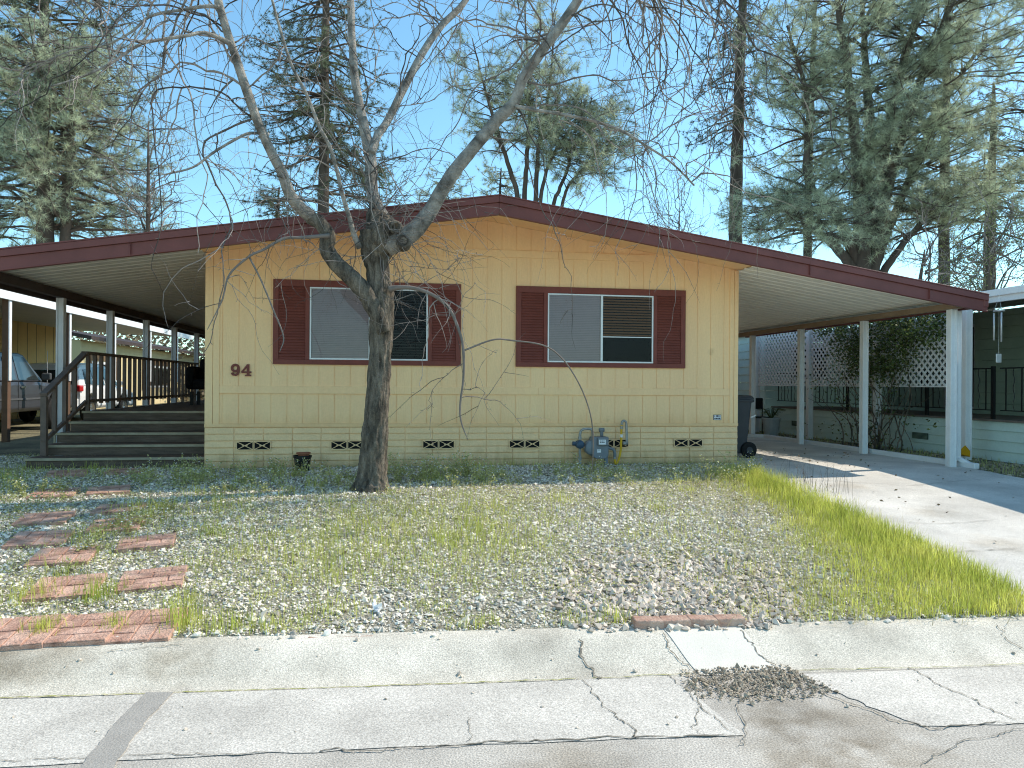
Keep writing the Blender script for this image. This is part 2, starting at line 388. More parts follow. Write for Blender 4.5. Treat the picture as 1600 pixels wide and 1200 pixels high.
poly_sheet('street_patch', M['slab'], rough(px_poly([(-300, 1105), (0, 1093.5), (905, 1063.5), (1050, 1058), (1163, 1150), (690, 1166), (300, 1184), (-300, 1215)]), .006), .004, res=3)
poly_sheet('street_patch', M['slab'], rough(px_poly([(1238, 1055), (1600, 1041.5), (2200, 1025), (2200, 1110), (1600, 1131), (1440, 1136), (1350, 1100)]), .006), .004, res=3)
add_stains(M['asphalt'], [(atz(1330, 1130, 0), .42), (atz(1235, 1175, 0), .34), (atz(1300, 1200, 0), .3), (atz(1200, 1110, 0), .3), (atz(1420, 1190, 0), .35), (atz(900, 1200, 0), .4)], .68)
add_stains(M['drive'], [(gp(1330, 760), .35), (gp(1450, 800), .3), (gp(1560, 850), .4), (gp(1300, 715), .3), (gp(1500, 860), .25)], .82)
add_stains(M['gutter'], [(gp(60, 1030), .5), (gp(260, 1030), .35), (gp(-60, 1040), .5)], .62)
# new concrete piece of gutter
def gut_patch(name, mt, corners, dz):
    c = [np.array(st(*gp(*p)[:2])) for p in corners]
    b = MB()
    def f(U, V):
        a = c[0][0] + (c[3][0] - c[0][0]) * V; bb = c[1][0] + (c[2][0] - c[1][0]) * V
        sS = a + (bb - a) * U; tT = GW * .995 * (1 - V)
        x, y = xy(sS, tT); return x, y, gh(x, y) + dz
    b.grid(f, np.linspace(0, 1, 20), np.linspace(0, 1, 16)); o = b.build(name, mt, smooth=True)
    return tag(o, kind='structure')
gut_patch('gutter_patch', M['newconc'], [(1038, 990), (1160, 987), (1213, 1047), (1092, 1052)], .005)
def ribbon(name, mt, pts, wd, dz=.008, world=False, kink=.02, n=14, taper=True):
    P = [np.asarray(p) if world else gp(*p) for p in pts]
    Q = []; off = np.zeros(2); wd = wd * (.62 if wd > .1 else .42)
    for i in range(len(P) - 1):
        for k in range(n):
            q = P[i] + (P[i + 1] - P[i]) * k / n; off = (off * .75 + rng.normal(0, kink, 2) * .35) if (i or k) else np.zeros(2); q = q[:2] + off; Q.append(q)
    Q.append(P[-1][:2]); Q = np.array(Q); T = np.gradient(Q, axis=0); T /= np.linalg.norm(T, axis=1, keepdims=True)
    Nn = np.stack([-T[:, 1], T[:, 0]], 1); ww = wd * (1 + rng.normal(0, .35 if wd < .1 else .04, len(Q))).clip(.3, 2)
    if taper: ww[-4:] *= np.array([.8, .6, .4, .15])
    A, B = Q - Nn * ww[:, None] / 2, Q + Nn * ww[:, None] / 2
    V = np.concatenate([A, B]); z = gh(V[:, 0], V[:, 1]) + dz; k = len(Q)
    b = MB().add(np.column_stack([V, z]), [(i, k + i, k + i + 1, i + 1)[::-1] for i in range(k - 1)])
    return tag(b.build(name, mt), kind='structure')
ribbon('street_seam', M['moss'], [(-200, 1099), (250, 1084), (600, 1072), (905, 1062)], .018, .007, kink=.01, n=60)
ribbon('street_seam', M['moss'], [(925, 1061), (1085, 1053)], .012, .007, kink=.008, n=20)
ribbon('street_seam', M['moss'], [(1240, 1049), (1420, 1045), (1800, 1032)], .012, .007, kink=.01, n=30)
ribbon('seal_strip', M['seal'], [(250, 1084), (205, 1130), (150, 1204), (120, 1245)], .22, .009, kink=.003, n=12, taper=False)
for P, wd in (([(905, 1000), (912, 1030), (935, 1060), (938, 1062)], .022), ([(910, 1064), (945, 1105), (985, 1140), (1003, 1157)], .012), ([(1036, 990), (1048, 1020), (1090, 1050)], .014),
              ([(1157, 987), (1178, 1018), (1216, 1046)], .014), ([(1045, 1056), (1080, 1085), (1110, 1115), (1150, 1150)], .012), ([(1090, 1090), (1085, 1130), (1095, 1150)], .008),
              ([(1420, 1044), (1480, 1075), (1540, 1105), (1590, 1130)], .012), ([(1558, 978), (1575, 1000), (1600, 1016)], .012), ([(1265, 1075), (1330, 1100), (1400, 1128), (1450, 1138), (1600, 1132)], .016),
              ([(500, 1176), (600, 1172), (690, 1165), (830, 1160), (1000, 1154), (1160, 1150)], .018), ([(170, 1020), (240, 1010), (300, 1008)], .008), ([(0, 1190), (120, 1186), (300, 1182), (420, 1176)], .010),
              ([(1150, 1065), (1155, 1100), (1165, 1150), (1150, 1170)], .010), ([(730, 1160), (740, 1140), (735, 1120)], .006), ([(1600, 1140), (1500, 1160), (1440, 1200)], .010)):
    ribbon('crack', M['crack'], P, wd)
for P in ([(1290, 752), (1420, 760), (1560, 748)], [(1413, 818), (1480, 820), (1560, 813)], [(1480, 865), (1600, 858)], [(1195, 705), (1300, 718)]):
    ribbon('crack', M['crack'], P, .014, .012, kink=.012)

# ------------------------------------------------------------------ the yellow mobile home
X0, X1, YW, YB, ZP, XR = -2.335, 4.985, 10.29, 26., .48, 1.325
YF = 9.2
def roof(x): return 3.90 - .154 * abs(x - XR)
home = root('mobile_home', 'yellow single-storey mobile home with maroon trim, low gable roof and the number 94', 'mobile home', (XR, YW, ZP))
b = MB()
n = 36; sp = (X1 - X0) / n
for i in range(n):
    xa, xb = X0 + i * sp + .004, X0 + (i + 1) * sp - .004
    if xa < XR < xb: polys = [[(xa, 1.04), (XR, 1.04), (XR, roof(XR) - .06), (xa, roof(xa) - .06)], [(XR, 1.04), (xb, 1.04), (xb, roof(xb) - .06), (XR, roof(XR) - .06)]]
    else: polys = [[(xa, 1.04), (xb, 1.04), (xb, roof(xb) - .06), (xa, roof(xa) - .06)]]
    for p in polys: b.prism(p, 'y', YW, YW + .02)
b.prism([(X0, .5), (XR, .5), (XR, roof(XR) - .065), (X0, roof(X0) - .065)], 'y', YW + .007, YB)
b.prism([(XR, .5), (X1, .5), (X1, roof(X1) - .065), (XR, roof(XR) - .065)], 'y', YW + .0071, YB)
b.build('wall', M['wall'], home)
b = MB()
for xa, xb in ((X0 + .17, .30), (.303, 2.045), (2.048, X1 - .12)): b.box(xa, xb, YW - .018, YW + .004, 1.452, 1.552)
for xa, xb in ((XR - 2.42, XR - .6), (XR - .597, XR + 1.0), (XR + 1.003, XR + 2.42)): b.box(xa, xb, YW - .018, YW + .004, 3.345, 3.445)
b.box(X0 - .01, X0 + .085, YW - .02, YW + .004, 1.04, roof(X0) - .07); b.box(X0 + .088, X0 + .168, YW - .014, YW + .004, 1.04, roof(X0 + .15) - .08)
b.box(X1 - .05, X1 + .012, YW - .022, YW + .004, 1.04, roof(X1) - .07); b.box(X1 - .117, X1 - .053, YW - .015, YW + .004, 1.04, roof(X1 - .1) - .08)
b.box(X1 - .002, X1 + .013, YW + .0045, YB, 1.04, roof(X1) - .07)
b.box(X0 - .012, X1 + .014, YW - .030, YW + .006, 1.012, 1.058)
b.build('siding_trim', M['wall'], home, bevel=.003)
# skirting blocks
b = MB(); cols = 20; cw = (X1 - X0 + .02) / cols; rows = 6; rh = (1.012 - ZP) / rows
vents = [at(v, 694, YW)[0] for v in (397, 543, 685, 819, 958, 1074)]
for i in range(cols):
    for j in range(rows):
        xa = X0 - .01 + i * cw; za = ZP + j * rh
        g = .003 if (i % 3) else .006
        dz = rng.normal(0, .0022)
        x0, x1, z0, z1, y0 = xa + g, xa + cw - .003, za + .004, za + rh - .005, YW - .022 + dz
        b.hexa([(x0, y0 - .006, z0), (x1, y0 - .006 + rng.normal(0, .001), z0), (x1, YW + .0, z0), (x0, YW, z0), (x0, y0 + .004, z1), (x1, y0 + .004, z1), (x1, YW, z1), (x0, YW, z1)])
b.box(X0, X1, YW - .010, YW + .0065, ZP - .1, 1.012)
b.box(X1 - .002, X1 + .02, YW + .0068, YB, ZP - .1, 1.012); b.box(X0 - .015, X0 + .003, YW + .0068, YB, ZP - .1, 1.012)
b.build('skirting', M['skirt'], home, bevel=.004)
zc = at(800, 693.5, YW)[2]
for vx in vents:
    v = MB().box(vx - .215, vx + .215, YW - .034, YW - .0285, zc - .055, zc + .055).build('vent', M['hole'], home)
    g = MB()
    for k in (-1, 1):
        cx = vx + k * .109; y0, y1 = YW - .043, YW - .0342
        w2, h2 = .098, .05
        for a, bb in (((-w2, -h2), (w2, h2)), ((-w2, h2), (w2, -h2))):
            g.bar((cx + a[0], YW - .0385, zc + a[1]), (cx + bb[0], YW - .0385, zc + bb[1]), .008, .016, up=(0, 1, 0))
        g.bar((cx - .035, YW - .0384, zc), (cx + .035, YW - .0384, zc), .0085, .030, up=(0, 1, 0))
        g.box(cx - w2 - .009, cx + w2 + .009, y0, y1, zc + h2, zc + h2 + .012); g.box(cx - w2 - .009, cx + w2 + .009, y0, y1, zc - h2 - .012, zc - h2)
        g.box(cx - w2 - .009, cx - w2, y0, y1, zc - h2, zc + h2); g.box(cx + w2, cx + w2 + .009, y0, y1, zc - h2, zc + h2)
    g.build('grille', M['skirt'], v)
# soffit, roof, fascia
b = MB()
for xa, xb in ((X0 - .06, XR), (XR, X1 + .06)):
    b.hexa([(xa, YF + .03, roof(xa) - .058), (xb, YF + .03, roof(xb) - .058), (xb, YW + .004, roof(xb) - .058), (xa, YW + .004, roof(xa) - .058),
            (xa, YF + .03, roof(xa) - .04), (xb, YF + .03, roof(xb) - .04), (xb, YW + .004, roof(xb) - .04), (xa, YW + .004, roof(xa) - .04)])
b.build('soffit', M['wall'], home)
XL, XRR = -4.82, 8.04
rf = MB()
for xa, xb in ((XL, XR), (XR, XRR)):
    rf.hexa([(xa, YF, roof(xa) - .035), (xb, YF, roof(xb) - .035), (xb, YB + .4, roof(xb) - .035), (xa, YB + .4, roof(xa) - .035),
             (xa, YF, roof(xa)), (xb, YF, roof(xb)), (xb, YB + .4, roof(xb)), (xa, YB + .4, roof(xa))])
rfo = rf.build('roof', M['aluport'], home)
fa = MB()
def band(lo, hi, y0, y1, xa, xb):
    return fa.hexa([(xa, y0, roof(xa) + lo), (xb, y0, roof(xb) + lo), (xb, y1, roof(xb) + lo), (xa, y1, roof(xa) + lo), (xa, y0, roof(xa) + hi), (xb, y0, roof(xb) + hi), (xb, y1, roof(xb) + hi), (xa, y1, roof(xa) + hi)])
for xa, xb in ((XL - .05, XR - .001), (XR + .001, XRR + .06)):
    band(-.215, -.075, YF - .030, YF - .003, xa, xb)
    band(-.222, -.205, YF - .034, YF + .03, xa, xb)
    band(-.072, .004, YF - .055, YF - .002, xa, xb)
    band(.006, .022, YF - .062, YF + .04, xa, xb)
for xx in (-2.9, -.95, 3.4, 5.45, 7.2):
    fa.hexa([(xx - .0015, YF - .0565, roof(xx) - .21), (xx + .0015, YF - .0565, roof(xx) - .21), (xx + .0015, YF - .031, roof(xx) - .21), (xx - .0015, YF - .031, roof(xx) - .21), (xx - .0015, YF - .0565, roof(xx) + .002), (xx + .0015, YF - .0565, roof(xx) + .002), (xx + .0015, YF - .031, roof(xx) + .002), (xx - .0015, YF - .031, roof(xx) + .002)])
fa.build('fascia', M['fascia'], rfo, bevel=.004)
# side gutters
MB().box(XRR + .0, XRR + .075, YF - .04, 16.2, roof(XRR) - .17, roof(XRR) - .02).build('gutter', M['fascia'], rfo, bevel=.01)
MB().box(XL - .07, XL, YF - .0, 24, roof(XL) - .19, roof(XL) - .02).build('gutter', M['darkbeam'], rfo, bevel=.01)
def corrug(xa, xb, y0, y1, pitch=.215, amp=.028):
    ys = []; zs = []
    y = y0
    while y < y1:
        for u, zz in ((0, 0), (.12, 0), (.22, -1), (.50, -1), (.54, -.8), (.58, -1), (.86, -1), (.96, 0)):
            ys.append(y + u * pitch); zs.append(zz * amp)
        y += pitch
    ys, zs = np.array(ys), np.array(zs); b = MB()
    V = np.concatenate([np.column_stack([np.full(len(ys), x), ys, zs + roof(x) - .045]) for x in (xa, xb)])
    k = len(ys); b.add(V, [(i, i + 1, k + i + 1, k + i) for i in range(k - 1)]); return b
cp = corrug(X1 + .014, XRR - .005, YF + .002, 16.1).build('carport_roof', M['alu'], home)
XC = 7.8
MB().box(XC - .05, XC + .05, YF + .12, 16.1, roof(XC) - .212, roof(XC) - .128).build('beam', M['beam'], cp, bevel=.004)
def ribbed_post(x, y, z0, z1, w=.095):
    b = MB(); h = w / 2
    b.box(x - h, x + h, y - h + .012, y + h - .012, z0, z1)
    for k in (-1, 1):
        b.box(x + k * (h - .012) - .012, x + k * (h - .012) + .012, y - h, y - h + .0118, z0, z1)
        b.box(x + k * (h - .012) - .012, x + k * (h - .012) + .012, y + h - .0118, y + h, z0, z1)
    return b
for px, yy in ((1489, 9.47), (1350, 11.45), (1250.5, 13.4), (1177, 15.35)):
    p_ = ribbed_post(XC, yy, gh(XC, yy), roof(XC) - .216, .10).build('post', M['white'], cp, bevel=.003)
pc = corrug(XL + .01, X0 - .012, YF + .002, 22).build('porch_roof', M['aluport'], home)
XPp = -4.62
MB().box(XPp - .06, XPp + .05, YF + .1, 22, roof(XPp) - .20, roof(XPp) - .09).build('beam', M['darkbeam'], pc, bevel=.004)
for yy in (9.75, 11.68, 13.62, 15.52, 17.45, 19.4, 21.3):
    ribbed_post(XPp, yy, gh(XPp, yy), roof(XPp) - .201, .10).build('post', M['pg'], pc, bevel=.003)
# windows
def window(xa, xb, za, zb, ga, gb, gm, gz0, gz1, brown):
    y = YW
    w_ = MB()
    w_.box(xa, xb, y - .034, y - .002, gz1 + .0, zb); w_.box(xa, xb, y - .034, y - .002, za, gz0)
    w_.box(xa, xa + .07, y - .034, y - .002, gz0, gz1); w_.box(xb - .07, xb, y - .034, y - .002, gz0, gz1)
    w_.box(ga - .055, ga, y - .036, y - .002, gz0, gz1); w_.box(gb, gb + .055, y - .036, y - .002, gz0, gz1)
    wo = w_.build('window', M['maroon'], home, bevel=.003)
    for sa, sb in ((xa + .07, ga - .055), (gb + .055, xb - .07)):
        s = MB(); k = int((gz1 - gz0) / .036)
        s.box(sa, sb, y - .012, y - .003, gz0, gz1)
        for i in range(k):
            zc_ = gz0 + (i + .5) * (gz1 - gz0) / k
            s.obox(((sa + sb) / 2, y - .019, zc_), sb - sa - .002, .007, .034, rx=R(-28))
        s.build('shutter', M['maroon'], wo)
    f = MB(); t = .022
    f.box(ga, gb, y - .030, y - .004, gz1 - t, gz1 - .001); f.box(ga, gb, y - .030, y - .004, gz0 + .001, gz0 + t)
    f.box(ga + .001, ga + t, y - .030, y - .004, gz0 + t, gz1 - t); f.box(gb - t, gb - .001, y - .030, y - .004, gz0 + t, gz1 - t)
    f.box(gm - .016, gm + .016, y - .031, y - .004, gz0 + t, gz1 - t)
    if brown:
        f.box(gm + .017, gb - t - .001, y - .024, y - .008, gz0 + (gz1 - gz0) * .375, gz0 + (gz1 - gz0) * .375 + .014)
    f.build('frame', M['frame'], wo, bevel=.002)
    MB().box(ga + t, gb - t, y - .0035, y - .0025, gz0 + t, gz1 - t).build('recess', M['dark'], wo)
    # closed white blind in the left half, slats behind the glass
    bl = MB(); k = 38
    for i in range(k):
        zc_ = gz0 + t + (i + .5) * (gz1 - gz0 - 2 * t) / k
        bl.obox(((ga + gm) / 2 + .003, y - .0085, zc_), gm - ga - .042, .002, (gz1 - gz0) / k * .90, rx=R(14))
    bl.build('blind', M['blind'], wo)
    bl = MB()
    if brown: k, zl = 15, gz0 + (gz1 - gz0) * .39
    else: k, zl = 24, gz0 + (gz1 - gz0) * .05
    for i in range(k):
        zc_ = zl + (i + .5) * (gz1 - t - zl) / k
        bl.obox(((gb + gm) / 2, y - .0075, zc_), gb - gm - .045, .0015, (gz1 - t - zl) / k * (.62 if brown else .22), rx=R(20))
    bl.build('blind', M['blindb'] if brown else M['slatdark'], wo)
    MB().add([(ga + t, y - .0145, gz0 + t), (gm - .016, y - .0145, gz0 + t), (gm - .016, y - .0145, gz1 - t), (ga + t, y - .0145, gz1 - t)], [(0, 1, 2, 3)]).build('pane', M['screen'], wo)
    MB().add([(gm + .016, y - .0145, gz0 + t), (gb - t, y - .0145, gz0 + t), (gb - t, y - .0145, gz1 - t), (gm + .016, y - .0145, gz1 - t)], [(0, 1, 2, 3)]).build('pane', M['glass'], wo)
M['slatdark'] = mat('dim_slats', (.045, .045, .045), .7, .1, 8)
M['screen'] = glass_mat('screened_glass', (.82, .79, .80), .02)
def wx(px): return at(px, 510, YW)[0]
window(wx(427), wx(720), 1.84, 2.955, wx(484), wx(668.5), wx(578), 1.905, 2.865, False)
window(wx(806), wx(1070), 1.84, 2.955, wx(855), wx(1020), wx(939.5), 1.905, 2.865, True)
# house number
def text_part(name, s, x, z, size, y, mt, parent, ext=.006, off=0., sx=1.):
    cu = bpy.data.curves.new(name, 'FONT'); cu.body = s; cu.size = size; cu.extrude = ext; cu.offset = off; cu.align_x = 'LEFT'
    o = bpy.data.objects.new('tmp_text', cu); C.objects.link(o); bpy.context.view_layer.update()
    me = bpy.data.meshes.new_from_object(o.evaluated_get(bpy.context.evaluated_depsgraph_get())); bpy.data.objects.remove(o)
    lo = np.array(parent['_loc'])
    for v in me.vertices:
        v.co = Vector((x + v.co.x * sx, y - v.co.z, z + v.co.y)) - Vector(lo)
    me.name = name; me.materials.clear(); me.materials.append(mt)
    q = bpy.data.objects.new(name, me); C.objects.link(q); q.parent = parent; q['_loc'] = parent['_loc']; return q
x9 = at(361, 587, YW)[0]; x4 = at(377.5, 587, YW)[0]; z9 = at(370, 587.5, YW)[2]
hn = bpy.data.objects.new('house_number', None); C.objects.link(hn); hn.parent = home; hn['_loc'] = home['_loc']
def digit(bars, y0=YW - .022, y1=YW - .001):
    # closed strokes (x0, z0) - (x1, z1), width, each a little deeper than the last so that no faces coincide
    b = MB()
    for k, (a0, c0, a1, c1, w_) in enumerate(bars): b.bar((a0, (y0 + y1) / 2 - k * .0004, c0), (a1, (y0 + y1) / 2 - k * .0004, c1), y1 - y0, w_, up=(0, 0, 1)) if abs(a1 - a0) > abs(c1 - c0) * .2 else b.box(min(a0, a1) - w_ / 2, max(a0, a1) + w_ / 2, y0 - k * .0004, y1 - k * .0004, min(c0, c1), max(c0, c1))
    return b.build('digit', M['maroon'], hn)
H9 = .158; cx9, cz9, ra, rb = x9 + .055, z9 + .103, .040, .042
st9 = []
P9 = [(cx9 + ra * math.cos(a), cz9 + rb * math.sin(a)) for a in np.linspace(0, 2 * math.pi, 17)]
for p, q in zip(P9[:-1], P9[1:]): st9.append((p, q, .030))
T9 = [(cx9 + ra, cz9), (cx9 + ra + .001, z9 + .055), (cx9 + ra - .014, z9 + .024), (cx9 + .004, z9 + .013), (cx9 - .028, z9 + .020), (cx9 - ra + .002, z9 + .040)]
for p, q in zip(T9[:-1], T9[1:]): st9.append((p, q, .028))
def stroke_digit(st):
    b = MB()
    for k, (p, q, w_) in enumerate(st):
        p, q = np.array(p), np.array(q); d = (q - p) / np.hypot(*(q - p)); n_ = np.array([-d[1], d[0]]) * w_ / 2; p2, q2 = p - d * .004, q + d * .004; y0 = YW - .022 - k * .0003
        P = [(p2 - n_), (q2 - n_), (q2 + n_), (p2 + n_)]
        b.hexa([(P[0][0], y0, P[0][1]), (P[1][0], y0, P[1][1]), (P[1][0], YW - .001, P[1][1]), (P[0][0], YW - .001, P[0][1]), (P[3][0], y0, P[3][1]), (P[2][0], y0, P[2][1]), (P[2][0], YW - .001, P[2][1]), (P[3][0], YW - .001, P[3][1])])
    return b.build('digit', M['maroon'], hn)
stroke_digit(st9)
stroke_digit([((x4 + .083, z9 + .01), (x4 + .083, z9 + .150), .032), ((x4 + .078, z9 + .146), (x4 + .012, z9 + .058), .022), ((x4 + .004, z9 + .050), (x4 + .120, z9 + .050), .022), ((x4 + .050, z9 + .008), (x4 + .118, z9 + .008), .018)])
def add_dirt(mt, z0, z1, col):
    N, L = mt.node_tree.nodes, mt.node_tree.links
    p = next(n for n in N if n.type == 'BSDF_PRINCIPLED'); src = p.inputs['Base Color'].links[0].from_socket
    g = N.new('ShaderNodeNewGeometry'); sx_ = N.new('ShaderNodeSeparateXYZ'); L.new(g.outputs['Position'], sx_.inputs[0])
    mp_ = N.new('ShaderNodeMapping'); mp_.inputs['Scale'].default_value = (6, 6, 1.2); L.new(g.outputs['Position'], mp_.inputs['Vector'])
    nz = N.new('ShaderNodeTexNoise'); nz.inputs['Scale'].default_value = 1.6; nz.inputs['Detail'].default_value = 6; L.new(mp_.outputs[0], nz.inputs['Vector'])
    a = N.new('ShaderNodeMath'); a.operation = 'MULTIPLY_ADD'; a.inputs[1].default_value = (z1 - z0) * 1.4; L.new(nz.outputs['Fac'], a.inputs[0]); L.new(sx_.outputs['Z'], a.inputs[2])
    mr = N.new('ShaderNodeMapRange'); mr.interpolation_type = 'SMOOTHSTEP'; mr.inputs['From Min'].default_value = z0 + (z1 - z0) * .5; mr.inputs['From Max'].default_value = z1 + (z1 - z0) * .8; L.new(a.outputs[0], mr.inputs['Value'])
    v = N.new('ShaderNodeMix'); v.data_type = 'RGBA'; v.inputs['A'].default_value = col + (1,); v.inputs['B'].default_value = (1, 1, 1, 1); L.new(mr.outputs['Result'], v.inputs['Factor'])
    w2 = N.new('ShaderNodeVectorMath'); w2.operation = 'MULTIPLY'; L.new(src, w2.inputs[0]); L.new(v.outputs['Result'], w2.inputs[1]); L.new(w2.outputs['Vector'], p.inputs['Base Color'])
add_dirt(M['skirt'], .42, .72, (.62, .58, .50)); add_dirt(M['wall'], 1.0, 1.22, (.86, .82, .76))
add_stains(M['wall'], [(at(1108, 552, YW), .05), (at(952, 655, YW), .03)], .62)
# security sign
sx, sz = at(1120.5, 652, YW)[0], at(1120.5, 652, YW)[2]
sg = root('security_sign', 'small white and navy rectangular sign screwed low on the right end of the yellow wall', 'sign', (sx, YW, sz))
MB().box(sx - .060, sx + .060, YW - .006, YW - .0005, sz - .038, sz + .038).build('plate', M['ink'], sg)
MB().box(sx - .054, sx + .054, YW - .0085, YW - .0062, sz - .032, sz + .032).build('face', M['paper'], sg)
q = MB(); q.box(sx - .018, sx + .018, YW - .0105, YW - .0088, sz + .008, sz + .028)
for i, (a, c_) in enumerate(((-.047, -.03), (-.026, -.004), (.0, .018), (.022, .046))): q.box(sx + a, sx + c_, YW - .0105, YW - .0088, sz - .024, sz - .006)
for a in (-.048, .030): q.box(sx + a, sx + a + .016, YW - .0104, YW - .0088, sz + .010, sz + .026)
q.build('print', M['ink'], sg)

# ------------------------------------------------------------------ porch deck
dk = root('porch_deck', 'dark wooden porch with five wide steps and brown railing under the left awning', 'porch', (-3.4, 12, ZP))
fr = [10.42, 10.83, 11.24, 11.65, 12.06]; tops = [.615, .75, .885, 1.02, 1.155]; xl = [-4.54, -4.52, -4.50, -4.49, -4.47]
for i in range(5):
    y1 = fr[i + 1] if i < 4 else 21.
    if i < 4:
        MB().box(xl[i], X0 - .03, fr[i], y1 - .002, tops[i] - .035, tops[i]).build('tread', M['deck'], dk, bevel=.004)
    else:
        b = MB(); yy = fr[4]
        while yy < 21: b.box(xl[4], X0 - .03, yy, yy + .135, tops[4] - .035, tops[4]); yy += .141
        b.build('deck_floor', M['deck'], dk, bevel=.003)
    MB().box(xl[i] - .005, X0 - .032, fr[i] - .014, fr[i] - .001, tops[i] - .030, tops[i] + .003).build('nosing', M['nosing'], dk)
    b = MB(); b.box(xl[i] + .01, X0 - .04, fr[i] + .012, fr[i] + .03, (gh(-3.4, fr[i]) - .03) if i == 0 else tops[i - 1] + .001, tops[i] - .036); b.build('riser', M['deck'], dk)
    if i in (2,): MB().box(xl[i] - .028, xl[i] - .006, fr[i] - .012, fr[i] + .012, tops[1] + .001, tops[2] - .031).build('corner_strip', M['nosing'], dk)
MB().box(-4.44, -4.42, 12.10, 21, ZP - .1, 1.118).build('side_skirt', M['deck'], dk)
XQ = -4.42; zt = 1.155 + .885
ry0, ry1 = 12.1, 18.6
MB().box(XQ - .05, XQ + .04, ry0 - .1, ry1, zt - .04, zt).build('top_rail', M['rail'], dk, bevel=.004)
MB().box(XQ - .02, XQ + .02, ry0 + .02, ry1, 1.155 + .13, 1.155 + .17).build('bottom_rail', M['rail'], dk)
ha, hb = np.array([XQ - .03, 10.72, .615 + .80]), np.array([XQ - .01, ry0 - .07, zt - .03])
MB().bar(ha, hb, .09, .045).build('handrail', M['rail'], dk, bevel=.004)
MB().bar(ha - [0, 0, .62], np.array([XQ - .02, ry0, 1.155 + .14]), .035, .05).build('lower_rail', M['rail'], dk)
MB().box(XQ - .065, XQ + .005, 10.72, 10.79, .617, .615 + .78).build('newel_post', M['rail'], dk, bevel=.003)
for k in range(1, 4):
    f = k / 4.; p = ha + (hb - ha) * f
    MB().box(XQ - .05, XQ + .0, p[1] - .025, p[1] + .025, (ha - [0, 0, .62])[2] + (1.29 - (ha[2] - .62)) * f - .02, p[2] - .01).build('baluster', M['rail'], dk)
k = 0; yy = ry0 + .03
while yy < ry1:
    MB().box(XQ - .026, XQ + .022, yy - .024, yy + .024, 1.157 if k % 4 == 0 else 1.26, zt - .041).build('baluster', M['rail'], dk); yy += .262; k += 1
# cushioned chair
cx, cy = -3.35, 15.4
ch = root('patio_chair', 'black padded armchair on the porch beside the yellow wall', 'chair', (cx, cy, 1.155))
MB().obox((cx, cy, 1.155 + .40), .66, .62, .20).build('seat', M['fabric'], ch, smooth=True, bevel=.06, seg=4)
MB().obox((cx + .02, cy + .30, 1.155 + .62), .70, .20, .56, rx=R(-8)).build('backrest', M['fabric'], ch, smooth=True, bevel=.08, seg=4)
for k in (-1, 1):
    MB().obox((cx + k * .37, cy + .02, 1.155 + .52), .17, .66, .44).build('armrest', M['fabric'], ch, smooth=True, bevel=.07, seg=4)
for a in (-.34, .34):
    for c_ in (-.25, .28): MB().obox((cx + a, cy + c_, 1.155 + .13), .055, .055, .26).build('leg', M['blackmetal'], ch)

# ------------------------------------------------------------------ wheelie bin
bx, by = 5.26, 11.2; bz = float(gh(bx, by)) + .005
bn = root('wheelie_bin', 'dark grey wheelie bin standing in the carport against the house corner', 'bin', (bx, by, bz))
def taper(b, cx, cy, z0, z1, w0, d0, w1, d1):
    return b.hexa([(cx - w0, cy - d0, z0), (cx + w0, cy - d0, z0), (cx + w0, cy + d0, z0), (cx - w0, cy + d0, z0), (cx - w1, cy - d1, z1), (cx + w1, cy - d1, z1), (cx + w1, cy + d1, z1), (cx - w1, cy + d1, z1)])
b = taper(MB(), bx, by, bz + .06, bz + .90, .22, .24, .275, .31); b.build('body', M['bin'], bn, bevel=.03, seg=3, smooth=False)
MB().box(bx - .30, bx + .30, by - .335, by + .335, bz + .865, bz + .905).build('rim', M['bin'], bn, bevel=.012, seg=2)
b = taper(MB(), bx, by, bz + .908, bz + .965, .31, .345, .27, .30); b.build('lid', M['bin'], bn, bevel=.015, seg=2)
MB().tube([(bx + .30, by - .2, bz + .86), (bx + .35, by - .2, bz + .87), (bx + .35, by + .2, bz + .87), (bx + .30, by + .2, bz + .86)], .014, 8).build('handle', M['bin'], bn, smooth=True)
MB().tube([(bx + .262, by - .28, bz + .62), (bx + .34, by - .30, bz + .66)], .012, 6).build('catch', M['white'], bn)
for k in (-1, 1):
    wh = MB().lathe([(.03, -.03), (.10, -.035), (.125, -.02), (.125, .02), (.10, .035), (.03, .03)], (bx + .24, by + k * .27 - .0, bz + .12), 24, 'y').build('wheel', M['rubber'], bn, smooth=False)
    MB().lathe([(.001, -.037), (.05, -.039), (.05, .039), (.001, .037)], (bx + .24, by + k * .27, bz + .12), 16, 'y').build('hub', M['bin'], wh)

# ------------------------------------------------------------------ gas meter
YG = YW - .17
def mp(px, py, dy=0.): return at(px, py, YG + dy)
g0 = mp(936, 738)
gm = root('gas_meter', 'grey gas meter with bent pipes and a yellow hose against the skirting', 'gas meter', (g0[0], YG, float(gh(g0[0], YG))))
a, c_ = mp(922, 716), mp(948.5, 682)
b = MB(); b.prism([(a[0], a[2] + .06), (a[0] + .03, a[2] + .02), (a[0] + .08, a[2]), (c_[0] - .03, a[2]), (c_[0], a[2] + .05), (c_[0], c_[2]), (a[0] + .02, c_[2]), (a[0], c_[2] - .04)], 'y', YG - .09, YG + .09)
mbod = b.build('body', M['meter'], gm, bevel=.02, seg=3)
cc = mp(924, 699); MB().lathe([(.001, -.075), (.085, -.07), (.105, -.05), (.105, .05), (.085, .07), (.001, .075)], (cc[0] - .0, YG, cc[2]), 24, 'y').build('diaphragm_case', M['meter'], gm, smooth=True)
MB().box(a[0] + .075, c_[0] - .012, YG - .125, YG - .088, c_[2] - .115, c_[2] - .008).build('index_box', M['meter'], mbod, bevel=.008, seg=2)
la, lc = mp(932, 693.5), mp(942.5, 686)
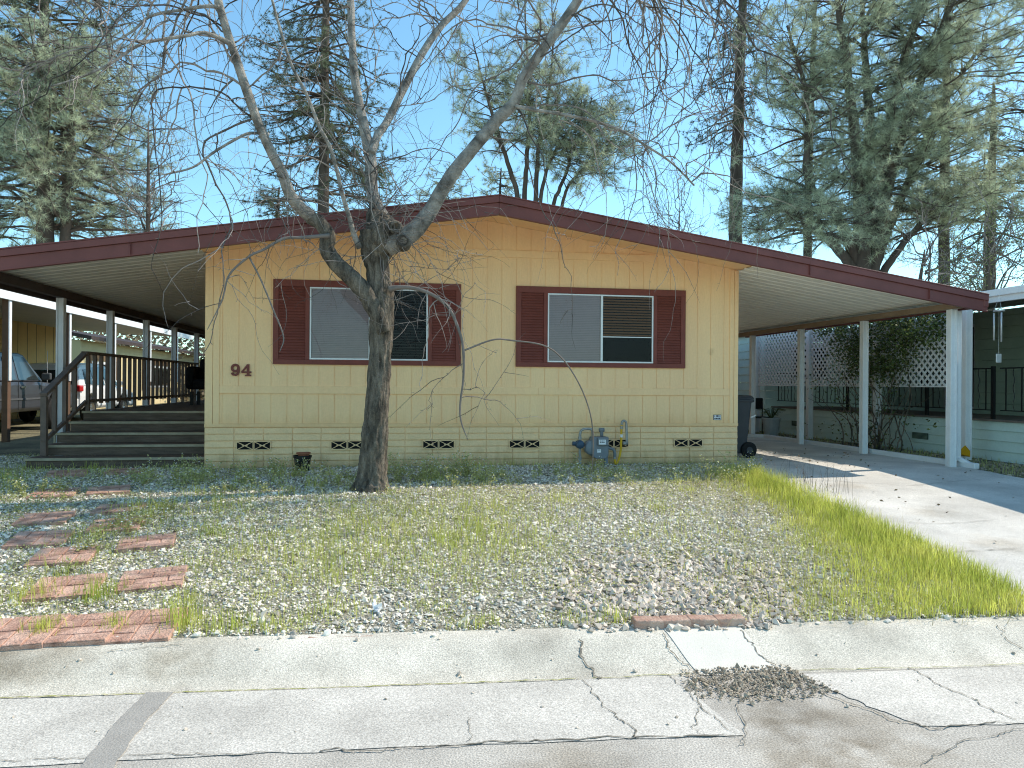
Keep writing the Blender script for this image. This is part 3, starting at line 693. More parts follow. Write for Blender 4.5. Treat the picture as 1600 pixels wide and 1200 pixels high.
MB().box(la[0], lc[0], YG - .1285, YG - .1255, la[2], lc[2]).build('label', M['paper'], mbod)
q = MB()
for i in range(2):
    for k in range(3): q.box(la[0] + .012 + k * .024, la[0] + .03 + k * .024, YG - .1303, YG - .1287, lc[2] - .022 - i * .02, lc[2] - .012 - i * .02)
q.build('label_print', M['ink'], mbod)
l2 = mp(932.5, 704)
MB().box(l2[0] - .02, l2[0] + .032, YG - .0935, YG - .0905, l2[2] - .02, l2[2] + .026).build('label', M['paper'], mbod)
MB().box(l2[0] - .014, l2[0] + .024, YG - .0955, YG - .0937, l2[2] + .012, l2[2] + .018).build('label_print', M['ink'], mbod)
gz = lambda p: float(gh(p[0], p[1])) - .03
p = mp(906.5, 738)
riser = [np.array([p[0], YG, gz(p)]), mp(906, 700), mp(906, 684), mp(907, 675), mp(911, 671), mp(920, 670), mp(924.5, 671.5), mp(926, 677), mp(926, 684)]
MB().tube(cat_rom(riser, 40), .018, 10).build('inlet_pipe', M['pipe'], gm, smooth=True)
for zz in (728, 716, 684): 
    pp = mp(906, zz); MB().tube([pp - [0, 0, .015], pp + [0, 0, .015]], .027, 8).build('coupling', M['pipe'], gm)
rp_ = mp(904.5, 694)
MB().lathe([(.001, -.07), (.055, -.06), (.06, -.03), (.04, -.01), (.04, .03), (.055, .045), (.001, .06)], (rp_[0], YG - .03, rp_[2]), 18, 'y').build('regulator', M['regul'], gm, smooth=True)
MB().tube([rp_ + [-.09, 0, .01], rp_ + [.05, 0, .0]], .03, 10).build('regulator_vent', M['regul'], gm, smooth=True)
MB().obox(mp(910, 698) + [0, -.06, 0], .03, .03, .03).build('tap', M['beam'], gm, bevel=.005)
p0 = mp(940, 684); MB().tube([p0, p0 + [0, 0, .10], p0 + [0, .0, .125]], .024, 10).build('outlet_stub', M['meter'], gm, smooth=True)
MB().tube([p0 + [-.035, 0, .108], p0 + [.035, 0, .108]], .030, 10).build('stub_cap', M['meter'], gm, smooth=True)
p = mp(946.5, 738); MB().box(p[0] - .022, p[0] + .022, YG - .03, YG + .03, gz(p), a[2] + .05).build('support_post', M['meter'], gm, bevel=.004)
MB().tube(cat_rom([mp(948, 699), mp(955, 701), mp(959, 703), mp(960.5, 708), mp(960.5, 714)], 20), .021, 10).build('outlet_elbow', M['meter'], gm, smooth=True)
MB().tube(cat_rom([mp(960.5, 713), mp(960.8, 721), mp(962.5, 725), mp(966, 720), mp(969.5, 706), mp(970.5, 690), mp(971, 672), mp(971.5, 664)], 44), .0155, 10).build('hose', M['yellow'], gm, smooth=True)
for a_ in ((960.5, 715), (971.2, 668), (971, 681)):
    pp = mp(*a_); MB().tube([pp - [0, 0, .02], pp + [0, 0, .02]], .021, 8).build('coupling', M['white'] if a_[1] == 681 else M['pipe'], gm)
MB().tube(cat_rom([mp(971.5, 664), mp(972, 659.5), mp(975, 657.5), mp(978, 659.5), mp(978.6, 664), mp(979, 676), mp(979.3, 687), mp(979.3, 692)], 36), .017, 10).build('house_pipe', M['pipe'], gm, smooth=True)
pp = mp(978, 692); MB().tube([pp + [-.04, .02, -.01], pp + [.03, .02, 0]], .028, 10).build('union', M['pipe'], gm, smooth=True)
MB().tube([pp + [0, .02, 0], pp + [0, .16, 0]], .02, 8).build('wall_stub', M['pipe'], gm)
# flower pot
pt = at(472.5, 734, YW - .42); pz = float(gh(pt[0], pt[1])) - .0
fp = root('flower_pot', 'black plastic flower pot with a terracotta pot inside, at the foot of the skirting', 'flower pot', (pt[0], pt[1], pz))
MB().lathe([(.001, 0), (.085, 0), (.105, .17), (.115, .172), (.116, .20), (.106, .20), (.100, .16), (.001, .15)], (pt[0], pt[1], pz), 24).build('pot', M['pot'], fp, smooth=False)
MB().lathe([(.05, .15), (.075, .215), (.088, .217), (.089, .235), (.078, .236), (.06, .18), (.001, .18)], (pt[0] + .012, pt[1], pz), 20).build('inner_pot', M['clay'], fp)

# ------------------------------------------------------------------ foreground mulberry tree
TB = gp(581, 764); TY = TB[1]
def tr(P, dy=0., n=None, dy1=None):
    # traced centre line (px, py, half width in px) -> world points and radii
    k = len(P); out = []
    for i, p in enumerate(P):
        Y = TY + dy + ((dy1 - dy) * i / (k - 1) if dy1 is not None else 0)
        w_ = at(p[0], p[1], Y); dep = float((w_ - [0, 0, EYE]) @ Fv); out.append((*w_, p[2] * dep / F * (.78 if p[2] > 5 else .72)))
    return cat_rom(out, n or k * 6)
tree = root('shade_tree', 'bare pruned tree with drooping knobby twigs standing in the gravel before the yellow home', 'tree', (TB[0], TB[1], TB[2]))
def bark_fn(amp, fv=9., fh=3.):
    def fn(P, th, rr, A, B):
        out = rr.copy()
        for i in range(len(P)):
            for j in range(len(th)):
                d = A[i] * math.cos(th[j]) + B[i] * math.sin(th[j])
                q = P[i] + d * rr[i, j]
                v = mnoise.noise((q[0] * fv * 3, q[1] * fv * 3, q[2] * fh)); v2 = mnoise.noise((q[0] * 7 + 9, q[1] * 7, q[2] * 5)); v3 = mnoise.noise((q[0] * 60, q[1] * 60, q[2] * 16))
                out[i, j] *= 1 + amp * (1 - 2.2 * abs(v)) + amp * .8 * v2 + amp * .55 * v3
        return out
    return fn
T_ = tr([(580, 774, 50), (580, 764, 38), (581, 750, 30), (582, 735, 27), (584, 710, 25), (586, 680, 24), (588, 650, 22), (592, 590, 20.5), (595, 540, 20.5), (596, 500, 22), (594, 460, 24), (590, 425, 21), (588, 400, 27), (592, 380, 37), (596, 362, 36), (590, 345, 24), (582, 332, 13), (580, 326, 5)], n=240)
MB().tube(T_[:, :3], T_[:, 3], 64, fn=bark_fn(.125)).build('trunk', M['bark'], tree, smooth=True)
# pruning scars and knobs
kn = MB()
for px, py, r in ((618, 356, 8), (630, 378, 8.5)):
    c0 = at(px, py, TY - .20); rr = r * 8.6 / F
    kn.lathe([(rr * 1.5, .10), (rr * 1.35, -.02), (rr * 1.0, -.05), (rr * .75, -.045), (rr * .6, .0), (.001, .01)], c0, 16, 'y')
kn.build('pruning_scar', M['bark'], tree, smooth=True)
limbs = []
def limb(P, k=16, mt='limb', amp=.05, **kw):
    L_ = tr(P, **kw); limbs.append(L_)
    MB().tube(L_[:, :3], L_[:, 3], k, fn=bark_fn(amp, 4, 4)).build('limb', M[mt], tree, smooth=True); return L_
A1 = limb([(600, 520, 14), (585, 482, 17), (566, 452, 17), (545, 430, 16), (522, 408, 15), (511, 388, 14.5), (512, 368, 14), (500, 349, 14), (483, 338, 13)], 20, 'bark', .09, dy=-.08, dy1=-.16)
A1b = limb([(490, 342, 13), (472, 327, 12.5), (458, 312, 11.5), (450, 296, 11), (440, 268, 10), (425, 240, 9.5), (405, 195, 9), (385, 140, 9), (365, 80, 8), (346, 20, 7.5), (333, -40, 7), (320, -110, 5.5), (312, -190, 4)], 16, dy=-.15, dy1=-.9)
A2 = limb([(625, 368, 15), (608, 352, 14.5), (594, 332, 13), (585, 312, 12), (580, 285, 12), (579, 250, 11.5), (574, 222, 11), (567, 190, 9.5), (560, 155, 8.5), (553, 110, 8), (550, 60, 7), (548, 5, 7), (545, -60, 6), (548, -140, 5)], 16, dy=-.05, dy1=.5)
A2b = limb([(580, 240, 8), (590, 212, 8), (606, 188, 7.5), (634, 132, 7.5), (662, 80, 7), (690, 40, 6.5), (722, 8, 6), (748, -35, 5), (780, -100, 4)], 12, dy=.12, dy1=.9)
A3 = limb([(604, 385, 20), (630, 372, 20), (655, 352, 17), (675, 325, 14.5), (692, 295, 14), (716, 260, 13), (746, 224, 12), (780, 184, 12), (803, 160, 11), (818, 122, 10), (845, 82, 10), (876, 40, 9.5), (903, 0, 9), (925, -45, 7.5), (950, -120, 6), (970, -190, 4.5)], 16, dy=-.08, dy1=-.75)
A4 = limb([(562, 388, 6), (553, 366, 5.5), (546, 340, 5), (534, 300, 4.5), (526, 265, 4), (515, 228, 4), (499, 198, 3.6), (480, 150, 3.4), (455, 100, 3.2), (436, 40, 3), (420, -20, 2.5)], 8, dy=-.12, dy1=-.6)
A5 = limb([(806, 166, 4), (830, 171, 3.8), (880, 179, 3.6), (930, 190, 3.3), (972, 205, 3), (1010, 228, 2.6), (1050, 255, 2.2), (1085, 290, 1.8)], 8, dy=-.6, dy1=-1.1)
B1 = limb([(361, 68, 5), (340, 58, 4.5), (317, 51, 4), (290, 56, 3.6), (250, 62, 3.4), (216, 71, 3), (169, 101, 2.5), (128, 120, 2), (80, 135, 1.6)], 8, dy=-.75, dy1=-1.4)
B2 = limb([(343, 11, 4.4), (320, 10, 4), (287, 15, 3.6), (236, 25, 3.2), (205, 50, 2.6), (165, 70, 2.2), (110, 80, 1.8), (40, 110, 1.4)], 8, dy=-.8, dy1=-1.0)
B3 = limb([(420, 210, 3.6), (400, 208, 3.2), (381, 211, 3), (337, 236, 2.6), (304, 260, 2.3), (270, 270, 1.8), (240, 275, .7)], 8, dy=-.45, dy1=-.9)
B4 = limb([(608, 452, 7), (625, 449, 5), (650, 451, 4.2), (680, 463, 3.8), (703, 484, 3.4), (719, 522, 3), (724, 549, 2.8), (724, 591, 2.4), (719, 633, 2.2), (721, 660, 1.8), (731, 687, .7)], 8, mt='twig', dy=-.15, dy1=-.5)
B5 = limb([(515, 368, 5), (473, 371, 3.6), (443, 373, 3.2), (412, 390, 2.8), (389, 401, 2.5), (358, 430, 2), (347, 469, 1.7), (324, 515, .6)], 8, mt='twig', dy=-.25, dy1=-.55)
B6 = limb([(389, 401, 2.2), (408, 438, 2), (427, 484, 1.8), (443, 526, 1.6), (437, 550, .6)], 6, mt='twig', dy=-.4, dy1=-.5)
B7 = limb([(724, 548, 2.2), (770, 531, 2), (800, 532, 1.8), (850, 540, 1.7), (880, 562, 1.6), (905, 600, 1.5), (922, 645, 1.5), (927, 690, 1.4), (925, 738, .8)], 6, mt='twig', dy=-.35, dy1=.2)
# procedural whips
tw = MB(); ntw = [0]
def clear(p):
    if p[1] > 8.98 and p[2] < 4.25: p[1] = 8.98 - random.random() * .03
    return p
def grow(p, d, length, r0, droop, kink=.27, step=.075, taper_=.75, nat=True):
    P = [np.array(p, float)]; d = np.array(d, float); d /= np.linalg.norm(d); n = max(3, int(length / step))
    for i in range(n):
        d = d + rng.normal(0, kink, 3) * np.array([1, .8, 1]) * (.5 if i % 2 else 1.0) + np.array([0, 0, -droop * step * (1 + 1.5 * i / n)])
        d /= np.linalg.norm(d); q = clear(P[-1] + d * step)
        if q[2] < gh(q[0], q[1]) + .25: break
        P.append(q)
    P = np.array(P)
    if len(P) < 3: return P, None
    rad = r0 * (1 - taper_ * np.linspace(0, 1, len(P)))
    if nat: rad[2::3] *= 1.22
    rad = rad * 1.12
    if len(P) > 6:
        for i in range(2, len(P) - 1, random.choice((2, 3))):
            t = P[i + 1] - P[i - 1]; o = np.cross(t, rng.normal(0, 1, 3)); o /= np.linalg.norm(o) + 1e-9; e = P[i] + (o * .8 + t / .15 * .5) * random.uniform(.014, .04)
            tw.tube([P[i], e], [rad[i] * .85, rad[i] * .7], 3, caps=False, tint=.35)
    tw.tube(P, rad, 4 if r0 < .007 else 5, caps=False, tint=random.random()); ntw[0] += 1
    return P, rad
def sub(P, rad, depth, num, l0, l1, droop):
    for _ in range(num):
        i = random.randint(1, len(P) - 2); t = P[i + 1] - P[i - 1]; t /= np.linalg.norm(t)
        o = rng.normal(0, 1, 3); o -= t * (o @ t); o /= np.linalg.norm(o)
        Q, r2 = grow(P[i], t * random.uniform(.2, .9) + o * random.uniform(.5, 1.), random.uniform(l0, l1), max(.0028, rad[i] * .72), droop, .2)
        if r2 is not None and depth > 0: sub(Q, r2, depth - 1, random.randint(0, 1), l0 * .4, l1 * .5, droop)
def whips(L_, f0, f1, num, l0, l1, r0, droop, out, upb=.3, depth=1, nsub=3, spread=.8):
    n = len(L_)
    for _ in range(int(num * 1.0)):
        i = int(n * random.uniform(f0, f1)); i = min(max(i, 1), n - 2)
        d = np.array(out) + rng.normal(0, spread, 3) * np.array([1, .75, .6]) + np.array([0, 0, upb])
        Q, r2 = grow(L_[i, :3], d, random.uniform(l0, l1), r0 * random.uniform(.7, 1.15), droop)
        if r2 is not None: sub(Q, r2, depth, nsub, .35, 1.3, droop * .9)
whips(A1b, .45, 1, 15, 1.6, 3.4, .011, .55, (-.9, -.2, 0), .35)
whips(A1b, .15, .8, 9, .8, 1.9, .007, .5, (.1, -.3, 0), .3)
whips(A2, .3, .98, 16, 1., 2.4, .008, .6, (0, -.1, 0), .35)
whips(A2b, .2, 1, 14, 1., 2.6, .008, .6, (.2, .0, 0), .35)
whips(A3, .40, 1, 15, 1.2, 3.0, .009, .6, (.5, -.2, 0), .4)
whips(A3, .85, 1, 30, 2.2, 4.2, .0115, .62, (1.1, -.15, -.05), .25, 1, 4, .45)
whips(A4, .25, 1, 12, .8, 2., .006, .5, (-.3, -.1, 0), .2)
whips(A5, .15, 1, 13, .8, 2., .006, .9, (.6, -.1, -.1), .0, 1, 3)
whips(B1, .3, 1, 11, .7, 1.8, .006, .8, (-.5, 0, -.2), 0., 1, 2)
whips(B2, .3, 1, 11, .7, 1.8, .006, .7, (-.5, 0, -.2), 0., 1, 2)
whips(B3, .2, 1, 5, .5, 1., .005, .5, (-.4, 0, -.2), 0., 0, 1)
whips(B4, .15, .9, 9, .5, 1.4, .005, .5, (.6, -.2, -.1), 0., 1, 2)
whips(B5, .1, .9, 7, .4, 1., .0045, .5, (-.3, -.2, -.1), .1, 0, 1)
whips(T_, .72, .93, 34, .6, 2.3, .0045, .4, (.6, -.6, 0), .05, 1, 2, .8)
whips(T_, .86, .98, 16, .8, 1.8, .005, .3, (-.3, -.4, .3), .5, 0, 2, .7)
# limbs above the picture also carry long hanging whips
hang = [(-3.2, 6.3), (-2.3, 6.9), (-1.3, 7.0), (.2, 7.2), (1.2, 7.2), (2.0, 7.1), (2.7, 6.9), (3.3, 6.5), (3.9, 6.2)]
topl = []
for x, z in hang:
    s_ = A3[-1, :3] if x > .8 else (A2[-1, :3] if x > -1 else A1b[-1, :3])
    e = np.array([x, TY + rng.normal(0, .5), z + .1]); mid = (s_ + e) / 2 + [0, 0, .35]
    P = cat_rom([(*s_, .022), (*mid, .018), (*e, .012), (*(e + [(.5 if x > 0 else -.5), 0, -.5]), .008)], 26)
    P[1:-1, :3] += rng.normal(0, .012, (24, 3)); topl.append(P)
    MB().tube(P[:, :3], P[:, 3], 6).build('limb', M['limb'], tree, smooth=True)
    k = 7 if x > 1.5 else 3
    whips(P, .3, 1, k, 1.3, 3.0, .0075, 1.0, ((.35 if x > 0 else -.35), 0, -.3), 0, 1, 4, .55)
tw.build('crown', M['twig'], tree)

# ------------------------------------------------------------------ paving slabs and bricks
def paver_mesh(w_, k, jit):
    b = MB(); c = w_ / 2
    b.box(-c + .006, c - .006, -c + .006, c - .006, -.045, .008)
    cells = []
    t = w_ / 4
    if k == 0:
        for (i, j) in ((0, 0), (1, 1)):
            for q in range(2): cells.append((-c + i * 2 * t, -c + j * 2 * t + q * t, 2 * t, t))
        for (i, j) in ((1, 0), (0, 1)):
            for q in range(2): cells.append((-c + i * 2 * t + q * t, -c + j * 2 * t, t, 2 * t))
    else:
        for j in range(4):
            o = 0 if j % 2 == 0 else -t
            for i in range(3):
                xa, xb = max(-c, -c + o + i * 2 * t), min(c, -c + o + (i + 1) * 2 * t)
                if xb - xa > .02: cells.append((xa, -c + j * t, xb - xa, t))
    for x, y, a, bb in cells:
        h = .016 + rng.normal(0, .0015); g = .006
        b.box(x + g, x + a - g, y + g, y + bb - g, .0085, h)
    return b
slabs = [(85, 773, 'in the back row nearest the porch steps, on the left', 0), (170, 768, 'in the back row nearest the porch steps, on the right', 1), (70, 813, 'lying across the trunk shadow at the left of the second row', 0), (186, 797, 'on the right of the second row, in a shadow stripe', 1),
         (62, 845, 'half buried in weeds below the trunk shadow', 0), (181, 823, 'small showing part just below the trunk shadow', 1), (99, 872, 'tilted and clean, left of the pair in the middle of the path', 0), (229, 850, 'raised corner, right of the pair in the middle of the path', 1),
         (103, 921, 'pale pink, left of the pair second from the kerb', 0), (238, 908, 'darker brown, right of the pair second from the kerb', 1), (28, 992, 'leftmost of the kerb row, with a mowed weed tuft beside it', 0), (128, 986, 'middle one of the three along the kerb', 1), (221, 982, 'right end of the kerb row beside tall grass', 0),
         (105, 742, 'in the shade right below the porch steps, left one', 0), (196, 738, 'in the shade right below the porch steps, right one', 1)]
for i, (px, py, lb, k) in enumerate(slabs):
    p = gp(px, py)
    big = .43 if py > 800 else .42
    o = paver_mesh(big, k, 0).build('paving_slab', M['paver'], None)
    o.location = (p[0], p[1], float(gh(p[0], p[1])) + .012); sl_ = (float(gh(p[0], p[1] + .2)) - float(gh(p[0], p[1] - .2))) / .4
    o.rotation_euler = (math.atan(sl_) + rng.normal(0, .02), rng.normal(0, .03) - .02, R(9) + rng.normal(0, .06))
    if py > 960: o.rotation_euler[2] = R(-2) + rng.normal(0, .05)
    tag(o, 'reddish brick-patterned paving slab ' + lb, 'paving slab', 'paving slabs of the path to the porch')
    b_ = o.modifiers.new('edge', 'BEVEL'); b_.width = .004; b_.segments = 1
def brick(px, py, L_=.225, bury=0., rz=0., label='', grp='bricks edging the gravel'):
    p = gp(px, py); p = np.array([*p[:2], float(gh(*p[:2]))])
    s_, t_ = st(*p[:2]); t_ = GW - .005; x, y = xy(s_, t_)
    b = MB().box(-L_ / 2, L_ / 2, -.05, .05, -.03, .045)
    o = b.build('edging_brick', M['brick'], None, bevel=.009, seg=2)
    o.location = (x, y, .125 - bury); o.rotation_euler = (rng.normal(0, .03), rng.normal(0, .03), math.atan2(sd[1], sd[0]) + rz + rng.normal(0, .015)); tag(o, label, 'brick', grp)
for i, (px, lb) in enumerate(((1013, 'leftmost of the four red bricks above the white gutter patch'), (1056, 'second from left of the four red bricks above the white gutter patch'), (1099, 'third from left of the four red bricks above the white gutter patch'), (1143, 'rightmost of the four red bricks above the white gutter patch'))):
    brick(px, 980, .185, .0, .0, lb)
for i in range(11):
    brick(970 - 46 * i, 992, .215, .052 + rng.uniform(0, .012), 0, 'mostly buried red brick along the gutter edge of the gravel', 'buried bricks edging the gravel')

# ------------------------------------------------------------------ gravel stones, grass, weeds
ICO = None
def ico():
    import bmesh
    bm = bmesh.new(); bmesh.ops.create_icosphere(bm, subdivisions=1, radius=1)
    v = np.array([x.co[:] for x in bm.verts]); f = np.array([[x.index for x in q.verts] for q in bm.faces]); bm.free(); return v, f
IV, IF = ico()
OV = np.array([(1, 0, 0), (-1, 0, 0), (0, 1, 0), (0, -1, 0), (0, 0, 1), (0, 0, -1)], float); OF = np.array([(0, 2, 4), (2, 1, 4), (1, 3, 4), (3, 0, 4), (2, 0, 5), (1, 2, 5), (3, 1, 5), (0, 3, 5)])
def stones(name, mt, P, size, label, IV=IV, IF=IF):
    n = len(P); sc_ = size[:, None] * np.column_stack([rng.uniform(.75, 1.35, n), rng.uniform(.7, 1.1, n), rng.uniform(.45, .8, n)])
    V = IV[None] * (1 + rng.uniform(-.32, .32, (n, len(IV), 1))) * sc_[:, None, :]
    a = rng.uniform(0, 6.28, n); b_ = rng.normal(0, .5, n)
    c, s_ = np.cos(b_)[:, None], np.sin(b_)[:, None]; V = np.stack([V[..., 0] * c - V[..., 2] * s_, V[..., 1], V[..., 0] * s_ + V[..., 2] * c], -1)
    c, s_ = np.cos(a)[:, None], np.sin(a)[:, None]; V = np.stack([V[..., 0] * c - V[..., 1] * s_, V[..., 0] * s_ + V[..., 1] * c, V[..., 2]], -1)
    V += P[:, None, :]
    Fa = (IF[None] + (np.arange(n) * len(IV))[:, None, None]).reshape(-1, 3)
    o = MB().add(V.reshape(-1, 3), None, Fa, None, np.repeat(rng.beta(2.2, 1.6, n), len(IF))).build(name, mt); return tag(o, label, None, None, 'stuff')
def inpoly(x, y, poly):
    ins = np.zeros(len(x), bool); k = len(poly)
    for i in range(k):
        (x0, y0), (x1, y1) = poly[i][:2], poly[(i + 1) % k][:2]
        c_ = ((y0 > y) != (y1 > y)) & (x < (x1 - x0) * (y - y0) / (y1 - y0 + 1e-12) + x0); ins ^= c_
    return ins
def vnoise(x, y, sc_, seed=0):
    r = np.random.default_rng(seed); T = r.random((64, 64)); u, v = x * sc_ + 100, y * sc_ + 100
    i, j = np.floor(u).astype(int), np.floor(v).astype(int); a, b_ = u - i, v - j; a = a * a * (3 - 2 * a); b_ = b_ * b_ * (3 - 2 * b_)
    g = lambda p, q: T[p % 64, q % 64]
    return g(i, j) * (1 - a) * (1 - b_) + g(i + 1, j) * a * (1 - b_) + g(i, j + 1) * (1 - a) * b_ + g(i + 1, j + 1) * a * b_
bed = [tuple(q[:2]) for q in bedp]
slabc = [gp(a[0], a[1])[:2] for a in slabs]
def sample(n, poly=bed):
    Q = np.array(poly); lo, hi = Q.min(0), Q.max(0); x, y = rng.uniform(lo[0], hi[0], n), rng.uniform(lo[1], hi[1], n)
    k = inpoly(x, y, poly); return x[k], y[k]
def off_slabs(x, y, r=.20):
    k = np.ones(len(x), bool)
    for c_ in slabc: k &= ~((abs(x - c_[0]) < r) & (abs(y - c_[1]) < r))
    return k
def gpoly(P): return [tuple(gp(*p)[:2]) for p in P]
x, y = sample(330000); k = off_slabs(x, y); x, y = x[k], y[k]
dist = np.hypot(x, y); k = rng.random(len(x)) < np.clip(1.25 - dist / 14, .4, 1); x, y = x[k], y[k]
s_ = rng.gamma(2.6, .0034, len(x)).clip(.004, .034)
stones('gravel', M['stone'], np.column_stack([x, y, gh(x, y) + s_ * .15]), s_, 'pale crushed gravel covering the front yard', OV, OF)
bz_ = gpoly([(880, 830), (1090, 800), (1230, 870), (1260, 965), (1200, 983), (900, 990), (820, 940)])
bc = gp(1085, 935); x, y = sample(15000, bz_); k = rng.random(len(x)) < np.clip(1.2 - np.hypot(x - bc[0], y - bc[1]) / 1.0, 0, 1); x, y = x[k], y[k]; s_ = rng.gamma(4, .0045, len(x)).clip(.008, .036)
stones('beige_stones', M['stonew'], np.column_stack([x, y, gh(x, y) + s_ * .3 + .002]), s_ * 1.05, 'beige crushed stones heaped behind the red edging bricks', OV, OF)
rubc = atz(1180, 1064, 0); rub2 = [tuple(atz(*p, 0)[:2]) for p in ((1060, 1050), (1230, 1042), (1330, 1090), (1310, 1130), (1130, 1120), (1070, 1080))]
rub = [tuple(atz(*p, 0)[:2]) for p in ((1095, 1053), (1205, 1046), (1255, 1075), (1262, 1095), (1150, 1092), (1110, 1075))]
x, y = sample(9000, rub2); rc = rubc; k = rng.random(len(x)) < np.clip(1.15 - np.hypot((x - rc[0]) / .38, (y - rc[1]) / .20) * .75, 0, 1); x, y = x[k], y[k]; s_ = rng.gamma(2.0, .0026, len(x)).clip(.002, .016)
stones('rubble', M['rubble'], np.column_stack([x, y, gh(x, y) + s_ * .3 + .006]), s_, 'dark loose rubble in the broken street edge below the white gutter patch', OV, OF)
x, y = sample(420, [xy(-8, -.6), xy(8, -.6), xy(8, GW + .02), xy(-8, GW + .02)]); s_ = rng.gamma(2.5, .002, len(x)).clip(.003, .015)
stones('loose_pebbles', M['stonew'], np.column_stack([x, y, gh(x, y) + s_ * .4 + .004]), s_, 'scattered pebbles on the gutter and street')
edge = np.array([xy(s0, GW + rng.normal(.0, .03)) for s0 in rng.uniform(-7, 7, 300)]); s_ = rng.gamma(3.5, .0036, len(edge)).clip(.006, .026)
stones('edge_stones', M['stone'], np.column_stack([edge, gh(edge[:, 0], edge[:, 1]) + s_ * .3]), s_, 'stones strewn along the back of the gutter')
def blades(name, mt, x, y, h, wd, label, lean=.35, nseg=2, z0=0.):
    n = len(x); a = rng.uniform(0, 6.28, n); la = rng.uniform(0, 6.28, n); ln = np.abs(rng.normal(0, lean, n)) * h
    dx, dy = np.cos(a) * wd / 2, np.sin(a) * wd / 2; z = gh(x, y) + z0
    px_, py_ = np.cos(la) * ln, np.sin(la) * ln
    mx_ = np.column_stack([x + px_ * .35, y + py_ * .35, z + h * .6]); tp = np.column_stack([x + px_, y + py_, z + h]); D = np.column_stack([dx, dy, np.zeros(n)])
    bs = np.column_stack([x, y, z - .01])
    V = np.stack([bs - D, bs + D, mx_ + D * .8, mx_ - D * .8, tp], 1); i = np.arange(n)[:, None] * 5
    tt_ = rng.random(n)
    o = MB().add(V.reshape(-1, 3), np.concatenate([i, i + 1, i + 2, i + 3], 1), np.concatenate([i + 3, i + 2, i + 4], 1), tt_, tt_).build(name, mt); return tag(o, label, None, None, 'stuff')
gz1 = gpoly([(1100, 742), (1180, 735), (1240, 745), (1360, 800), (1600, 935), (1640, 975), (1600, 976), (1120, 985), (1150, 940), (1150, 890), (1090, 800), (1060, 760)])
x, y = sample(170000, gz1); nn = vnoise(x, y, 1.3, 11) * .6 + vnoise(x, y, 4, 12) * .4
dl = -(x - drv_left(y))     # distance from drive
ff_ = np.clip((st(x, y)[1] - GW) / 3.4, 0, 1); wd_ = .58 + 1.0 * (1 - ff_) ** 1.6; u_g = dl / wd_ + (nn - .5) * .7
k = (rng.random(len(x)) < np.clip(1.35 - u_g, .015, 1) ** 1.4 * np.clip((nn - .15) * 2.2, .12, .8)) & (u_g < 2.3); x, y, nn, dl, u_g, ff_ = x[k], y[k], nn[k], dl[k], u_g[k], ff_[k]
h = (.045 + .05 * nn + (.05 + .07 * ff_) * np.clip(1 - u_g / .9, 0, 1)) * rng.uniform(.45, 1.35, len(x))
back = np.clip((y - 8.9) / 1.0, 0, 1); h = h * (1 + .7 * back)
gA = (x, y, h)
# scattered tufts over the bed
x2, y2 = sample(420); X_, Y_, H_ = [], [], []
for a, b_ in zip(x2, y2):
    v = vnoise(np.array([a]), np.array([b_]), .7, 21)[0]
    if v < .38: continue
    m_ = rng.integers(15, 60); rr = rng.uniform(.05, .16)
    X_.append(a + rng.normal(0, rr, m_)); Y_.append(b_ + rng.normal(0, rr, m_)); H_.append(rng.uniform(.03, .13, m_) * rng.uniform(.6, 1.4))
for px, py, m_, rr, hh in ((760, 815, 600, .45, .13), (600, 830, 420, .42, .13), (560, 850, 260, .4, .13), (700, 790, 400, .5, .11), (725, 850, 110, .14, .14), (735, 825, 90, .14, .13), (640, 800, 260, .3, .1), (800, 860, 260, .25, .14), (900, 800, 300, .5, .07), (500, 820, 300, .4, .09), (680, 880, 500, .3, .12), (505, 880, 500, .3, .12), (285, 980, 160, .06, .22), (155, 935, 150, .07, .18), (52, 935, 120, .07, .16), (68, 990, 180, .06, .12), (350, 985, 140, .07, .14), (905, 985, 120, .06, .14), (960, 975, 120, .06, .12), (420, 985, 140, .1, .1), (740, 985, 140, .1, .1), (180, 985, 80, .04, .12), (140, 840, 150, .12, .14), (215, 800, 200, .15, .14), (340, 800, 300, .3, .14), (430, 850, 300, .3, .12), (1060, 830, 400, .35, .1)):
    p = gp(px, py); X_.append(p[0] + rng.normal(0, rr, m_)); Y_.append(p[1] + rng.normal(0, rr * 1.2, m_)); H_.append(rng.uniform(.35, 1.1, m_) * hh)
x = np.concatenate([gA[0]] + X_); y = np.concatenate([gA[1]] + Y_); h = np.concatenate([gA[2]] + H_); k = inpoly(x, y, bed); x, y, h = x[k], y[k], h[k]
blades('grass', M['grass'], x, y, h, rng.uniform(.0024, .0050, len(x)), 'bright yellow-green grass along the driveway and in tufts over the gravel')
xs, ys = sample(9000); kk = rng.random(len(xs)) < np.clip(vnoise(xs, ys, 1.1, 91) - .25, .02, .6); xs, ys = xs[kk], ys[kk]
xg, yg = sample(9000, gz1); kk = rng.random(len(xg)) < .45; xs, ys = np.concatenate([xs, xg[kk]]), np.concatenate([ys, yg[kk]])
blades('dry_grass', M['straw'], xs, ys, rng.uniform(.03, .17, len(xs)), rng.uniform(.002, .0045, len(xs)), 'dead straw-coloured grass stems scattered over the yard', .7)
p = gp(905, 1003); m_ = 60; q = gp(935, 1058)
